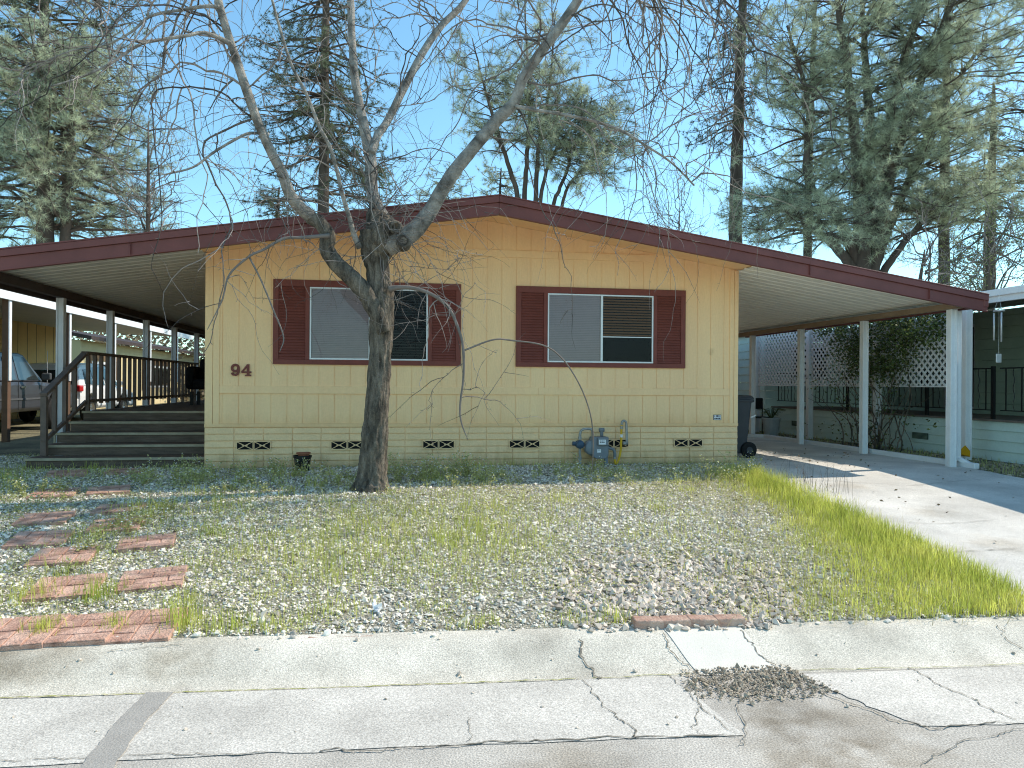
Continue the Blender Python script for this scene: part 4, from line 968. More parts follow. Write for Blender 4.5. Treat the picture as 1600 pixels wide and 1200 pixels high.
# low leafy weeds: tiny leaves close to the ground, and taller flowering weeds by the house
def leaflets(P, size, tilt=.6):
    n = len(P); a = rng.uniform(0, 6.28, n); u = np.column_stack([np.cos(a), np.sin(a), rng.normal(0, tilt, n)]); u /= np.linalg.norm(u, axis=1, keepdims=True)
    w_ = np.cross(u, rng.normal(0, 1, (n, 3))); w_ /= np.linalg.norm(w_, axis=1, keepdims=True)
    s1 = size[:, None]
    V = np.stack([P, P + u * s1 * .5 + w_ * s1 * .28, P + u * s1, P + u * s1 * .5 - w_ * s1 * .28], 1)
    return V.reshape(-1, 3), np.arange(n * 4).reshape(-1, 4)
x, y = sample(260000); nn = .55 * vnoise(x, y, .9, 31) + .45 * vnoise(x, y, 3.5, 32); k = (rng.random(len(x)) < np.clip((nn - .26) * 2.6, .10, 1)) & off_slabs(x, y, .17)
x, y = x[k], y[k]; P = np.column_stack([x, y, gh(x, y) + rng.uniform(.004, .04, len(x))]); V, Q = leaflets(P, rng.uniform(.008, .024, len(x)))
wb = MB().add(V, Q, None, rng.random(len(Q)))
def weedplant(x, y, h):
    z = float(gh(x, y)); ps = []
    for s_ in range(rng.integers(2, 5)):
        d = rng.normal(0, .28, 2); top = np.array([x + d[0] * h, y + d[1] * h, z + h * rng.uniform(.6, 1)])
        wb.tube([(x, y, z - .01), ((x + top[0]) / 2 + rng.normal(0, .01), (y + top[1]) / 2, z + h * .45), top], [.0028, .002, .001], 3, caps=False, tint=.4)
        m_ = int(9 + h * 40); f = rng.random(m_); ps.append(np.array([x, y, z]) + (top - [x, y, z]) * f[:, None] + rng.normal(0, .022, (m_, 3)))
    P = np.concatenate(ps); V, Q = leaflets(P, rng.uniform(.014, .036, len(P))); wb.add(V, Q, None, rng.random(len(Q)))
    return ps
flow = MB()
for (pa, pb, n, h0, h1) in (((200, 748), (520, 748), 70, .10, .28), ((260, 762), (480, 762), 16, .06, .14), ((520, 752), (1080, 748), 75, .08, .22), ((600, 744), (760, 742), 50, .15, .33), ((0, 770), (110, 775), 20, .08, .2), ((1080, 748), (1200, 745), 16, .15, .35), ((120, 860), (250, 800), 40, .06, .16), ((850, 740), (960, 742), 18, .05, .14)):
    for _ in range(n):
        f = rng.random(); p = gp(pa[0] + (pb[0] - pa[0]) * f, pa[1] + (pb[1] - pa[1]) * f); xx, yy = p[0] + rng.normal(0, .06), min(p[1] + rng.normal(0, .35), 10.15)
        if not inpoly(np.array([xx]), np.array([yy]), bed)[0]: continue
        ps = weedplant(xx, yy, rng.uniform(h0, h1))
        for q in ps:
            t_ = q[q[:, 2].argsort()[-3:]] + rng.normal(0, .008, (3, 3)); V, Q = leaflets(t_, rng.uniform(.012, .02, 3), .2); flow.add(V, Q)
tag(wb.build('weeds', M['weed'], None), 'low green weeds among the gravel, taller along the house', None, None, 'stuff')
tag(flow.build('weed_flowers', M['paper'], None), 'tiny white flowers on the weeds by the house', None, None, 'stuff')
# thin tall seed stems beside the drive
x, y = sample(160, gpoly([(1200, 748), (1330, 770), (1340, 790), (1230, 770)])); blades('seed_stems', M['twig'], x, y, rng.uniform(.2, .42, len(x)), np.full(len(x), .004), 'dry brown weed stems at the edge of the driveway')
x, y = sample(2600); k = rng.random(len(x)) < vnoise(x, y, .9, 55) * 1.1; x, y = x[k], y[k]
xd = rng.uniform(5.0, 8.6, 160); yd = rng.uniform(4.5, 13, 160); x, y = np.concatenate([x, xd]), np.concatenate([y, yd])
V, Q = leaflets(np.column_stack([x, y, gh(x, y) + .018]), rng.uniform(.02, .05, len(x)), .25); tag(MB().add(V, Q, None, rng.random(len(Q))).build('leaf_litter', M['brownleaf'], None), 'small dry brown leaves lying on the yard and drive', None, None, 'stuff')
# crumpled plastic
p = gp(592, 955); b = MB()
for _ in range(9):
    c0 = p + [rng.normal(0, .02), rng.normal(0, .02), rng.uniform(.015, .04)]; V = c0 + rng.normal(0, .022, (4, 3)); b.add(V, [(0, 1, 2, 3)])
o = b.build('plastic_scrap', M['plastic'], None); tag(o, 'crumpled whitish plastic scrap lying on the gravel', 'litter')

# ------------------------------------------------------------------ mint neighbour on the right
XK = 9.3; ZG = .48; ZD = 1.10
nh = root('mint_home', 'mint green mobile home with a raised railed porch behind white lattice, right of the carport', 'mobile home', (12, 12, ZG))
def lap(b, axis, c, a0, a1, z0, z1, pitch, out=-1, lean=.022):
    z = z0
    while z < z1 - .02:
        zt_ = min(z + pitch, z1)
        if axis == 'x': b.hexa([(c + out * lean, a0, z), (c + out * lean, a1, z), (c - out * .02, a1, z), (c - out * .02, a0, z), (c + out * .003, a0, zt_ - .004), (c + out * .003, a1, zt_ - .004), (c - out * .02, a1, zt_ - .004), (c - out * .02, a0, zt_ - .004)])
        else: b.hexa([(a0, c + out * lean, z), (a1, c + out * lean, z), (a1, c - out * .02, z), (a0, c - out * .02, z), (a0, c + out * .003, zt_ - .004), (a1, c + out * .003, zt_ - .004), (a1, c - out * .02, zt_ - .004), (a0, c - out * .02, zt_ - .004)])
        z += pitch
    return b
b = lap(MB(), 'x', XK, 2.2, 17.2, ZG - .02, ZD - .03, .157); lap(b, 'y', 17.2, XK, 11.2, ZG - .02, ZD - .03, .157, 1); b.build('skirting', M['mint'], nh)
vb = []
for yy in (10.15 + 1.85, 13.6, 16.1):
    v = MB().box(XK - .034, XK - .026, yy - .2, yy + .2, ZG + .20, ZG + .31).build('vent', M['greent'], nh)
    g = MB()
    for k in range(5): g.box(XK - .040, XK - .0345, yy - .19, yy + .19, ZG + .212 + k * .02, ZG + .218 + k * .02)
    g.build('grille', M['green'], v)
b = MB(); yy = 2.2
while yy < 17.15: b.box(XK - .05, 11.0, yy, yy + .136, ZD - .028, ZD); yy += .142
b.build('porch_floor', M['deckpale'], nh)
# iron railing
XI = XK + .04
def irail(y0, y1, k0=0):
    b = MB(); b.box(XI - .02, XI + .02, y0, y1, 1.885, 1.905); b.box(XI - .012, XI + .012, y0, y1, 1.235, 1.25)
    ro = b.build('railing', M['blackmetal'], nh)
    yy = y0; i = 0
    while yy <= y1 + .01:
        if i % 10 == 0: MB().box(XI - .024, XI + .024, yy - .024, yy + .024, ZD + .002, 1.93).build('post', M['blackmetal'], ro)
        else:
            b = MB()
            if i % 2: b.box(XI - .007, XI + .007, yy - .007, yy + .007, 1.2505, 1.8845)
            else:
                zz = np.linspace(1.2505, 1.8845, 16); ph = np.arange(16) * 1.1
                b.tube(np.column_stack([XI + .010 * np.cos(ph), yy + .010 * np.sin(ph), zz]), .007, 4)
            b.build('baluster', M['blackmetal'], ro)
        yy += .147; i += 1
irail(3.0, 10.3); irail(10.45, 14.1); irail(14.25, 17.1)
# porch-side wall: green siding near, recess with dark glass, mint wall at far end
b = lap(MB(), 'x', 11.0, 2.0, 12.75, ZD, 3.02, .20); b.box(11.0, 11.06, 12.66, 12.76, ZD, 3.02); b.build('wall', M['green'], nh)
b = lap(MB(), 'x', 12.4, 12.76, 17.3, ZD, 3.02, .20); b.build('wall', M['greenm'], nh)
dr = MB().box(12.33, 12.378, 13.4, 15.2, ZD + .02, 2.95).build('sliding_door', M['frame'], nh)
for k in range(2): MB().box(12.318, 12.329, 13.46 + k * .87, 14.27 + k * .87, ZD + .08, 2.88).build('pane', M['darkglass'], dr)
b = lap(MB(), 'y', 17.25, XK - .2, 12.4, ZG, 3.0, .20); lap(b, 'x', XK - .2, 17.25, 24, ZG, 3.0, .2); b.build('wall', M['mint'], nh)
wn = MB().box(9.75, 10.75, 17.20, 17.226, 1.75, 2.6).build('window', M['white'], nh); MB().box(9.82, 10.68, 17.188, 17.1985, 1.82, 2.53).build('pane', M['darkglass'], wn)
# eave roof over the porch
b = MB()
ZE = 2.96; XE = 8.98
b.hexa([(XE, 1.5, ZE), (16, 1.5, ZE + .75), (16, 26, ZE + .75), (XE, 26, ZE), (XE, 1.5, ZE + .06), (16, 1.5, ZE + .81), (16, 26, ZE + .81), (XE, 26, ZE + .06)]); ro = b.build('roof', M['white'], nh)
fz = MB(); fz.box(XE - .035, XE - .003, 1.46, 26, ZE - .09, ZE + .085); fz.box(XE - .075, XE - .036, 1.46, 26, ZE + .0, ZE + .10); fz.build('fascia', M['white'], ro, bevel=.006)
MB().box(16.02, 16.1, 1.6, 26, ZG, ZE + .7).build('wall', M['green'], nh)
b = MB()
XP2 = 8.76
posts2 = (4.7, 10.32, 12.47, 14.7, 17.0)
for yy in posts2: ribbed_post(XP2, yy, gh(XP2, yy), ZE - .0, .11).build('post', M['white'], nh, bevel=.003)
# lattice panels between posts, down to eye level
def lattice(y0, y1, z0, z1, nm, mt, x=XP2, pitch=.135):
    b = MB(); L_ = pitch
    s_ = y0 + z0 - (z1 - z0); 
    for sg_, xo in ((1, -.004), (-1, .004)):
        c = -(z1 - z0) - .2
        while c < (y1 - y0) + (z1 - z0):
            # line y = y0 + c + sg*(z - z0)
            if sg_ > 0: za, zb = max(z0, z0 - c), min(z1, z0 + (y1 - y0) - c); ya, yb2 = y0 + c + (za - z0), y0 + c + (zb - z0)
            else:
                za, zb = max(z0, z0 + c - (y1 - y0)), min(z1, z0 + c); ya, yb2 = y0 + c - (za - z0), y0 + c - (zb - z0)
            if zb - za > .03: b.bar((x + xo, ya, za), (x + xo, yb2, zb), .0065, .036, up=(1, 0, 0)) if False else b.bar((x + xo, ya, za), (x + xo, yb2, zb), .036, .0065, up=(1, 0, 0))
            c += L_
    o = b.build(nm, mt, nh)
    f = MB(); f.box(x - .016, x + .016, y0, y1, z0 - .025, z0); f.box(x - .016, x + .016, y0, y1, z1, z1 + .025); f.build('lattice_edge', mt, o)
for a, c_ in zip(posts2[1:-1], posts2[2:]): lattice(a + .06, c_ - .06, 1.62, 2.92, 'lattice_panel', M['white'])
lattice(12.8, 13.3, 1.2, 2.9, 'lattice_panel', M['blackmetal'], 11.6)
# downspout and yellow plastic piece
ds = root('downspout', 'white square downspout with a kinked foot beside the front carport post', 'downspout', (7.93, 9.5, ZG))
MB().box(7.895, 7.965, 9.47, 9.54, .56, roof(XRR) - .19).build('pipe', M['white'], ds, bevel=.012, seg=2)
MB().bar((7.93, 9.505, .60), (8.02, 9.30, .50), .075, .06).build('foot', M['white'], ds, bevel=.01)
yb_ = MB(); p = atx(1508, 713, 8.66)
yb_.add([p + [0, -.1, 0], p + [0, .1, 0], p + [0, .1, .09], p + [0, .0, .17], p + [0, -.1, .09]], [(0, 1, 2, 4)], [(4, 2, 3)]); yb_.add([p + [-.002, -.1, 0], p + [-.002, .1, 0], p + [-.1, .05, .03], p + [-.09, -.07, .03]], [(0, 1, 2, 3)])
tag(yb_.build('guard_flap', M['yellow'], None), 'small yellow plastic flap low on the white post by the downspout', 'guard')
# wind chime
p = atx(1561, 478, 8.75); wc = root('wind_chime', 'silver wind chime hanging from the neighbour porch eave', 'wind chime', tuple(p))
b = MB(); top = p + [0, 0, .12]
MB().tube([(p[0], p[1], ZE - .0), top], .003, 4).build('cord', M['frame'], wc)
MB().lathe([(.001, 0), (.075, 0), (.075, .012), (.001, .012)], p + [0, 0, -.08], 16).build('disc', M['frame'], wc)
for k in range(3): MB().tube([top, p + [.065 * math.cos(k * 2.1 + .3), .065 * math.sin(k * 2.1 + .3), -.07]], .002, 4).build('cord', M['frame'], wc)
for k, ln in enumerate((.42, .40, .36)):
    q = p + [.06 * math.cos(k * 2.1 + .3), .06 * math.sin(k * 2.1 + .3), -.10]; MB().tube([q, q - [0, 0, ln]], .012, 8).build('tube', M['frame'], wc, smooth=True)
MB().tube([p + [0, 0, -.08], p + [0, 0, -.72]], .002, 4).build('cord', M['frame'], wc)
MB().obox(p + [0, 0, -.76], .09, .012, .13).build('sail', M['frame'], wc, bevel=.005)
# white kerb strips
def kerb(P, nm='kerb_strip'):
    b = MB()
    for a, c_ in zip(P[:-1], P[1:]): b.bar((*a, gh(*a) + .035), (*c_, gh(*c_) + .035), .085, .08)
    return tag(b.build(nm, M['white'], None, bevel=.008), kind='structure')
kerb([(7.98, 9.2), (7.97, 11.4), (7.99, 13.4), (7.97, 15.1)]); kerb([(7.97, 15.1), (7.7, 15.35)])
# side strip of dark soil, litter and grass between carport and neighbour
x = rng.uniform(8.05, 9.2, 3200); y = rng.uniform(7.5, 17, 3200); s_ = rng.gamma(4, .0045, 3200).clip(.006, .04)
stones('soil_litter', M['rubble'], np.column_stack([x, y, gh(x, y) - .03 + s_ * .3]), s_, 'dark soil clods and leaf litter along the mint skirting')
x = rng.uniform(8.05, 9.25, 5200); y = rng.uniform(6, 17.2, 5200); k = rng.random(5200) < vnoise(x, y, 1.4, 77) ; x, y = x[k], y[k]
blades('side_grass', M['weed'], x, y, rng.uniform(.03, .1, len(x)), np.full(len(x), .008), 'short grass strip at the foot of the mint home', z0=-.03)
# planters
for i, (px, py, lb, r) in enumerate(((1205, 660, 'pale glazed planter with a spiky grass plant at the far end of the carport', .2),)):
    p = atx(px, py, 8.65); z = float(gh(p[0], p[1])) - .03; pl = root('planter', lb, 'planter', (p[0], p[1], z))
    MB().lathe([(.001, 0), (r * .75, 0), (r, .38), (r * 1.08, .385), (r * 1.08, .42), (r * .9, .42), (r * .85, .36), (.001, .35)], (p[0], p[1], z), 20).build('pot', M['teal'], pl, smooth=False)
    bl = MB()
    for k in range(70):
        a = rng.uniform(0, 6.28); l = rng.uniform(.15, .35); bl.tube([(p[0], p[1], z + .36), (p[0] + math.cos(a) * l * .5, p[1] + math.sin(a) * l * .5, z + .36 + l * .8), (p[0] + math.cos(a) * l, p[1] + math.sin(a) * l, z + .36 + l * .7)], [.005, .005, .002], 3, False, rng.random())
    bl.build('leaves', M['leaf'], pl)
p = atx(1185, 665, 8.5); z = .45; sc = root('garden_chair', 'thin black metal garden chair behind the far carport post', 'chair', (p[0], p[1], z))
for a in (-.2, .2):
    for c_ in (-.2, .2): MB().tube([(p[0] + a, p[1] + c_, z), (p[0] + a, p[1] + c_, z + (.85 if c_ > 0 else .42))], .013, 6).build('leg', M['blackmetal'], sc)
MB().box(p[0] - .22, p[0] + .22, p[1] - .22, p[1] + .22, z + .40, z + .43).build('seat', M['blackmetal'], sc)
MB().box(p[0] - .2, p[0] + .2, p[1] + .19, p[1] + .21, z + .6, z + .86).build('backrest', M['blackmetal'], sc)
# climbing shrub over the lattice
sh = root('climbing_shrub', 'tall leafy climber over the white lattice, bushy above and bare stemmed below', 'climber', (8.6, 12.6, ZG))
stm = MB()
for k in range(26):
    x0, y0 = 8.6 + rng.normal(0, .1), 12.3 + rng.normal(0, .35); P = [np.array([x0, y0, ZG - .05])]; d = np.array([rng.normal(0, .1), rng.normal(0, .35), 1.])
    for j in range(rng.integers(14, 26)):
        d = d + rng.normal(0, .22, 3) * [.5, 1, .5]; d[2] = max(d[2], .25); d /= np.linalg.norm(d); q = P[-1] + d * .11; q[0] = np.clip(q[0], 8.35, 8.95); P.append(q)
    stm.tube(P, np.linspace(rng.uniform(.007, .018), .003, len(P)), 4, False)
stm.build('stem', M['bark'], sh)
cl = []
def lp(px, py, X): return atx(px, py, X)
for _ in range(330):
    u = rng.random(); py = 488 + 105 * rng.random() ** 1.1; px = rng.uniform(1278, 1474)
    if py > 535 and abs(px - 1365) > 75 * (1 - (py - 535) / 90): continue
    if px < 1300 and py > 520: continue
    c0 = lp(px, py, rng.uniform(8.45, 8.95)); cl.append(c0 + rng.normal(0, .10, (42, 3)))
for _ in range(70):
    px = rng.normal(1355, 38); py = rng.uniform(560, 715); c0 = lp(px, py, rng.uniform(8.45, 8.8)); cl.append(c0 + rng.normal(0, .09, (11, 3)))
P = np.concatenate(cl); V, Q = leaflets(P, rng.uniform(.035, .075, len(P))); MB().add(V, Q, None, rng.random(len(Q))).build('foliage', M['leaf'], sh)
# dark board fence behind the carport
fe = root('board_fence', 'dark weathered board fence far behind the carport', 'fence', (6.5, 23, ZG))
b = MB(); x = 4.9
while x < 9.0: b.box(x, x + .138, 22.98 + rng.normal(0, .004), 23.0, ZG - .05, ZG + 1.75 + rng.normal(0, .012)); x += .145
b.build('boards', M['wood'], fe)
for xx in (5.2, 7.2): MB().box(xx, xx + .1, 23.002, 23.09, ZG - .05, ZG + 1.8).build('post', M['wood'], fe)

# ------------------------------------------------------------------ left neighbour: carport with vehicles, tan walls
XN = -7.0
ln = root('tan_home', 'tan home with a long white carport roof on brown posts, left of the porch', 'mobile home', (-11, 18, ZG))
MB().box(-11.3, -11.0, 8, 28.2, ZG - .02, 3.4).build('wall', M['tan'], ln)
b = MB()
for yy in np.arange(8.3, 28.1, .61): b.box(-10.999, -10.994, yy, yy + .02, ZG, 3.38)
b.build('batten', M['btrim'], ln)
def tanwin(y0, y1, z0, z1, x=-11.0):
    t = .12; b = MB(); b.box(x - .0, x + .03, y0, y1, z1 - t, z1); b.box(x, x + .03, y0, y0 + t, z0, z1 - t); b.box(x, x + .03, y1 - t, y1, z0, z1 - t); b.box(x, x + .03, y0 + t, y1 - t, z0, z0 + .06); b.box(x, x + .05, y0 - .06, y1 + .06, z1, z1 + .07)
    w_ = b.build('window', M['btrim'], ln); MB().box(x + .004, x + .012, y0 + t, y1 - t, z0 + .06, z1 - t).build('pane', M['tan'], w_); MB().box(x + .0125, x + .018, y0 + t + .15, y1 - t - .15, z0 + .25, z0 + .6).build('inset', M['btrim'], w_)
tanwin(19.0 - .35, 19.0 + 1.1, 1.6, 2.75)
b = MB(); b.hexa([(-11.3, 5, 3.40), (XN, 5, 3.17), (XN, 28.6, 3.17), (-11.3, 28.6, 3.40), (-11.3, 5, 3.44), (XN, 5, 3.21), (XN, 28.6, 3.21), (-11.3, 28.6, 3.44)]); r2 = b.build('carport_roof', M['aluport'], ln)
MB().box(XN + .002, XN + .05, 5, 28.6, 3.10, 3.28).build('fascia', M['white'], r2, bevel=.004)
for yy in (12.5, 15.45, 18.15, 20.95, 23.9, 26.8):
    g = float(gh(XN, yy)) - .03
    po = MB().box(XN - .10, XN - .0, yy - .06, yy + .06, g, 3.14).build('post', M['brownpost'], ln); MB().box(XN + .001, XN + .02, yy - .05, yy + .045, g + 1.15, 3.10).build('sunlit_post_face', M['white'], po)  # white strip paints the sunlit upper post; the shadow line is in the colour
# farther cream building
fh = root('cream_home', 'cream building with brown window trim and dark roof edge beyond the white vehicle', 'house', (-12, 33, ZG))
MB().box(-16, -11.8, 31.6, 50, ZG - .02, 3.2).build('wall', M['cream'], fh)
b = MB(); b.hexa([(-14, 31.3, 3.75), (-11.3, 31.3, 3.2), (-11.3, 50.3, 3.2), (-14, 50.3, 3.75), (-14, 31.3, 3.87), (-11.3, 31.3, 3.34), (-11.3, 50.3, 3.34), (-14, 50.3, 3.87)]); b.build('roof', M['darkbeam'], fh)
for y0, y1 in ((32.4, 35.6), (39.0, 43.6)):
    b = MB(); b.box(-11.79, -11.74, y0, y1, 2.45, 2.75); b.box(-11.79, -11.75, y0, y0 + .2, 1.2, 2.45); b.box(-11.79, -11.75, y1 - .2, y1, 1.2, 2.45); w_ = b.build('window', M['btrim'], fh)
    MB().box(-11.785, -11.76, y0 + .25, y1 - .25, 1.3, 2.4).build('frame', M['white'], w_); MB().box(-11.755, -11.745, y0 + .42, y1 - .42, 1.4, 2.3).build('pane', M['darkglass'], w_)
b = MB(); b.box(-11.795, -11.75, 49.6, 50.02, ZG, 3.2); b.build('corner_board', M['btrim'], fh)

# ------------------------------------------------------------------ vehicles (nose towards +y)
def arc(cx, cz, r, a0, a1, n=8): return [(cx + r * math.cos(R(a)), cz + r * math.sin(R(a))) for a in np.linspace(a0, a1, n)]
def strip_body(b, prof_lo, prof_hi, xw, crown=.0):
    # closed shell between a lower and an upper profile given at the same y stations; half width xw(y, 0..1)
    n = len(prof_lo); rows = [(0, 0.93), (.12, 1.0), (.55, 1.0), (.85, .985), (1, .93)]
    V = []
    for s_ in (-1, 1):
        for i in range(n):
            y, lo = prof_lo[i]; hi = prof_hi[i][1]
            for f, wf in rows: V.append((s_ * xw * wf, y, lo + (hi - lo) * f))
    m_ = len(rows); q = []
    for s_ in (0, 1):
        o = s_ * n * m_
        for i in range(n - 1):
            for j in range(m_ - 1):
                f = (o + i * m_ + j, o + (i + 1) * m_ + j, o + (i + 1) * m_ + j + 1, o + i * m_ + j + 1); q.append(f if s_ else f[::-1])
    o = n * m_
    for i in range(n - 1):
        q.append((i * m_ + m_ - 1, (i + 1) * m_ + m_ - 1, o + (i + 1) * m_ + m_ - 1, o + i * m_ + m_ - 1)[::-1]); q.append((i * m_, (i + 1) * m_, o + (i + 1) * m_, o + i * m_))
    for j in range(m_ - 1):
        q.append((j, j + 1, o + j + 1, o + j)); e = (n - 1) * m_; q.append((e + j, e + j + 1, o + e + j + 1, o + e + j)[::-1])
    return b.add(V, q)
def cabin(b, prof, x0, x1, z0, z1):
    n = len(prof); V = []
    for s_ in (-1, 1):
        for y, z in prof:
            f = (z - z0) / (z1 - z0); V.append((s_ * (x0 + (x1 - x0) * f), y, z))
    q = [(i, (i + 1) % n, n + (i + 1) % n, n + i) for i in range(n)]; t = [(0, i + 1, i) for i in range(1, n - 1)] + [(n, n + i, n + i + 1) for i in range(1, n - 1)]
    return b.add(V, q, t)
def side_panel(P, x0, x1, z0, z1, off, side, th=.006):
    b = MB(); V = []
    for k in (0, th):
        for y, z in P:
            f = (z - z0) / (z1 - z0); V.append((side * (x0 + (x1 - x0) * f + off + k), y, z))
    n = len(P); t = [(0, i, i + 1) for i in range(1, n - 1)] + [(n, n + i + 1, n + i) for i in range(1, n - 1)]; q = [(i, (i + 1) % n, n + (i + 1) % n, n + i) for i in range(n)]
    return b.add(V, q, t)
def wheel(par, x, y, r, w_=.22):
    s_ = 1 if x > 0 else -1
    o = MB().lathe([(r * .55, -w_ / 2), (r * .9, -w_ / 2), (r, -w_ / 2 + .04), (r, w_ / 2 - .04), (r * .9, w_ / 2), (r * .55, w_ / 2)], (x, y, r), 28, 'x').build('wheel', M['rubber'], par, smooth=False)
    b = MB().lathe([(.001, s_ * (w_ / 2 - .05)), (r * .2, s_ * (w_ / 2 - .02)), (r * .5, s_ * (w_ / 2 - .03)), (r * .56, s_ * (w_ / 2 + .004)), (r * .56, s_ * (w_ / 2 - .1))], (x, y, r), 20, 'x'); b.build('rim', M['chrome'], o)
def vehicle(kind, loc, label, paint):
    v = root('pickup_truck' if kind == 'pickup' else 'parked_car', label, 'pickup' if kind == 'pickup' else 'car', (0, 0, 0))
    if kind == 'pickup':
        hw = .88; ys = [-2.65, -2.6, -2.2, -2.05, -1.85, -1.6, -1.35, -1.15, -1.0, -.2, .9, 1.05, 1.2, 1.4, 1.62, 1.85, 2.0, 2.2, 2.45, 2.58]
        lo = []
        for y in ys:
            z = .46
            for wy in (-1.6, 1.62):
                d = abs(y - wy)
                if d < .46: z = max(z, .40 + math.sqrt(.46 ** 2 - d * d))
            lo.append((y, z))
        hi = [(y, 1.14 if y < .95 else 1.12 - .05 * (y - .95) - (.12 if y > 2.5 else 0)) for y in ys]
        strip_body(MB(), lo, hi, hw).build('body', paint, v, bevel=.02, seg=2)
        cp_ = [(-.95, 1.12), (-.88, 1.66), (-.70, 1.74), (.15, 1.75), (.35, 1.71), (1.02, 1.12)]; c_ = (hw - .02, hw - .17, 1.12, 1.75)
        cabin(MB(), cp_, *c_).build('cab', paint, v, bevel=.03, seg=2)
        for s_ in (1, -1):
            side_panel([(-.74, 1.16), (-.28, 1.16), (-.30, 1.66), (-.66, 1.64)], *c_, .003, s_).build('quarter_window', M['carglass2'], v)
            side_panel([(-.16, 1.16), (.80, 1.16), (.30, 1.66), (-.18, 1.67)], *c_, .003, s_).build('door_window', M['carglass2'], v)
            dd = MB().box(s_ * (hw + .001) - .003, s_ * (hw + .001) + .003, -.235, -.222, .50, 1.12).box(s_ * (hw + .001) - .003, s_ * (hw + .001) + .003, .88, .893, .50, 1.12); dd.box(s_ * (hw + .001) - .003, s_ * (hw + .001) + .003, -.94, -.928, .5, 1.12); dd.build('door_seam', M['rubber'], v)
            MB().box(s_ * (hw + .012) - .012, s_ * (hw + .012) + .012, -.12, .06, .98, 1.02).build('door_handle', M['chrome'], v)
            MB().obox((s_ * (hw + .12), .84, 1.24), .20, .09, .16).build('mirror', M['cargrey'], v, bevel=.03, seg=2)
            MB().box(s_ * (hw + .004) - .01, s_ * (hw + .004) + .01, -1.1, 1.1, .72, .76).build('side_moulding', M['cargrey'], v)
            MB().obox((s_ * (hw - .13), -2.655, .95), .14, .03, .3).build('tail_light', M['red'], v); MB().obox((s_ * (hw - .2), 2.575, .86), .3, .04, .16).build('headlight', M['frame'], v)
            for wy in (-1.6, 1.62): wheel(v, s_ * .78, wy, .37)
        side = MB(); cabin(side, [(.36, 1.70), (.375, 1.715), (1.02, 1.145), (1.005, 1.13)], hw - .10, hw - .24, 1.12, 1.75); side.build('windshield', M['carglass2'], v)
        MB().box(-hw + .02, hw - .02, -2.74, -2.64, .48, .66).build('rear_bumper', M['chrome'], v, bevel=.02); MB().box(-hw + .02, hw - .02, 2.57, 2.68, .46, .68).build('front_bumper', M['chrome'], v, bevel=.02)
        MB().tube([(hw - .08, 1.35, 1.1), (hw - .08, 1.36, 1.85)], .006, 5).build('antenna', M['frame'], v)
    else:
        hw = .88; ys = [-2.2, -2.12, -1.85, -1.7, -1.55, -1.33, -1.1, -.92, -.8, 0, .8, .95, 1.1, 1.3, 1.52, 1.7, 1.85, 2.1, 2.22]
        lo = []
        for y in ys:
            z = .36
            for wy in (-1.33, 1.32):
                d = abs(y - wy)
                if d < .42: z = max(z, .36 + math.sqrt(.42 ** 2 - d * d))
            lo.append((y, z))
        hi = [(y, 1.02 - (0 if y < .9 else .16 * (y - .9)) - (.1 if y > 2.15 else 0)) for y in ys]
        strip_body(MB(), lo, hi, hw).build('body', paint, v, bevel=.02, seg=2)
        cp_ = [(-2.12, 1.0), (-1.95, 1.45), (-1.72, 1.60), (-.9, 1.66), (0, 1.64), (.30, 1.56), (1.15, .99)]; c_ = (hw - .02, hw - .20, 1.0, 1.66)
        cabin(MB(), cp_, *c_).build('cab', paint, v, bevel=.04, seg=2)
        for s_ in (1, -1):
            side_panel([(-1.72, 1.06), (-1.15, 1.04), (-1.15, 1.52), (-1.62, 1.46)], *c_, .003, s_).build('quarter_window', M['carglass2'], v); side_panel([(-1.08, 1.04), (-.28, 1.03), (-.30, 1.56), (-1.06, 1.53)], *c_, .003, s_).build('door_window', M['carglass2'], v)
            side_panel([(-.2, 1.03), (.86, 1.03), (.25, 1.49), (-.22, 1.56)], *c_, .003, s_).build('door_window', M['carglass2'], v)
            MB().obox((s_ * (hw - .06), -2.13, .94), .2, .26, .17).build('tail_light', M['red'], v, bevel=.03, seg=2); MB().obox((s_ * (hw - .2), 2.2, .72), .34, .06, .14).build('headlight', M['frame'], v, bevel=.02)
            MB().obox((s_ * (hw + .1), .72, 1.08), .18, .09, .13).build('mirror', paint, v, bevel=.03); dd = MB()
            for yy in (-1.1, -.25, .9): dd.box(s_ * (hw + .001) - .003, s_ * (hw + .001) + .003, yy, yy + .011, .42, .98)
            dd.build('door_seam', M['rubber'], v)
            for wy in (-1.33, 1.32): wheel(v, s_ * .78, wy, .34)
        cabin(MB(), [(.32, 1.56), (.335, 1.575), (1.16, 1.015), (1.145, 1.0)], hw - .08, hw - .26, 1.0, 1.66).build('windshield', M['carglass2'], v); cabin(MB(), [(-2.13, 1.04), (-2.115, 1.03), (-1.97, 1.43), (-1.985, 1.44)], hw - .12, hw - .26, 1.0, 1.66).build('rear_window', M['carglass2'], v)
        MB().box(-hw + .02, hw - .02, -2.27, -2.14, .38, .66).build('rear_bumper', M['carwhite'], v, bevel=.03, seg=2)
        MB().box(-.25, .25, -2.235, -2.213, .74, .86).build('number_plate', M['paper'], v)
    v.location = loc; return v
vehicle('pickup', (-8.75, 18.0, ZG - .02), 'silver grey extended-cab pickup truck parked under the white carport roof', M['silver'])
vehicle('car', (-9.15, 24.3, ZG - .02), 'white hatchback with red tail light seen through the porch railing', M['carwhite'])
MB()

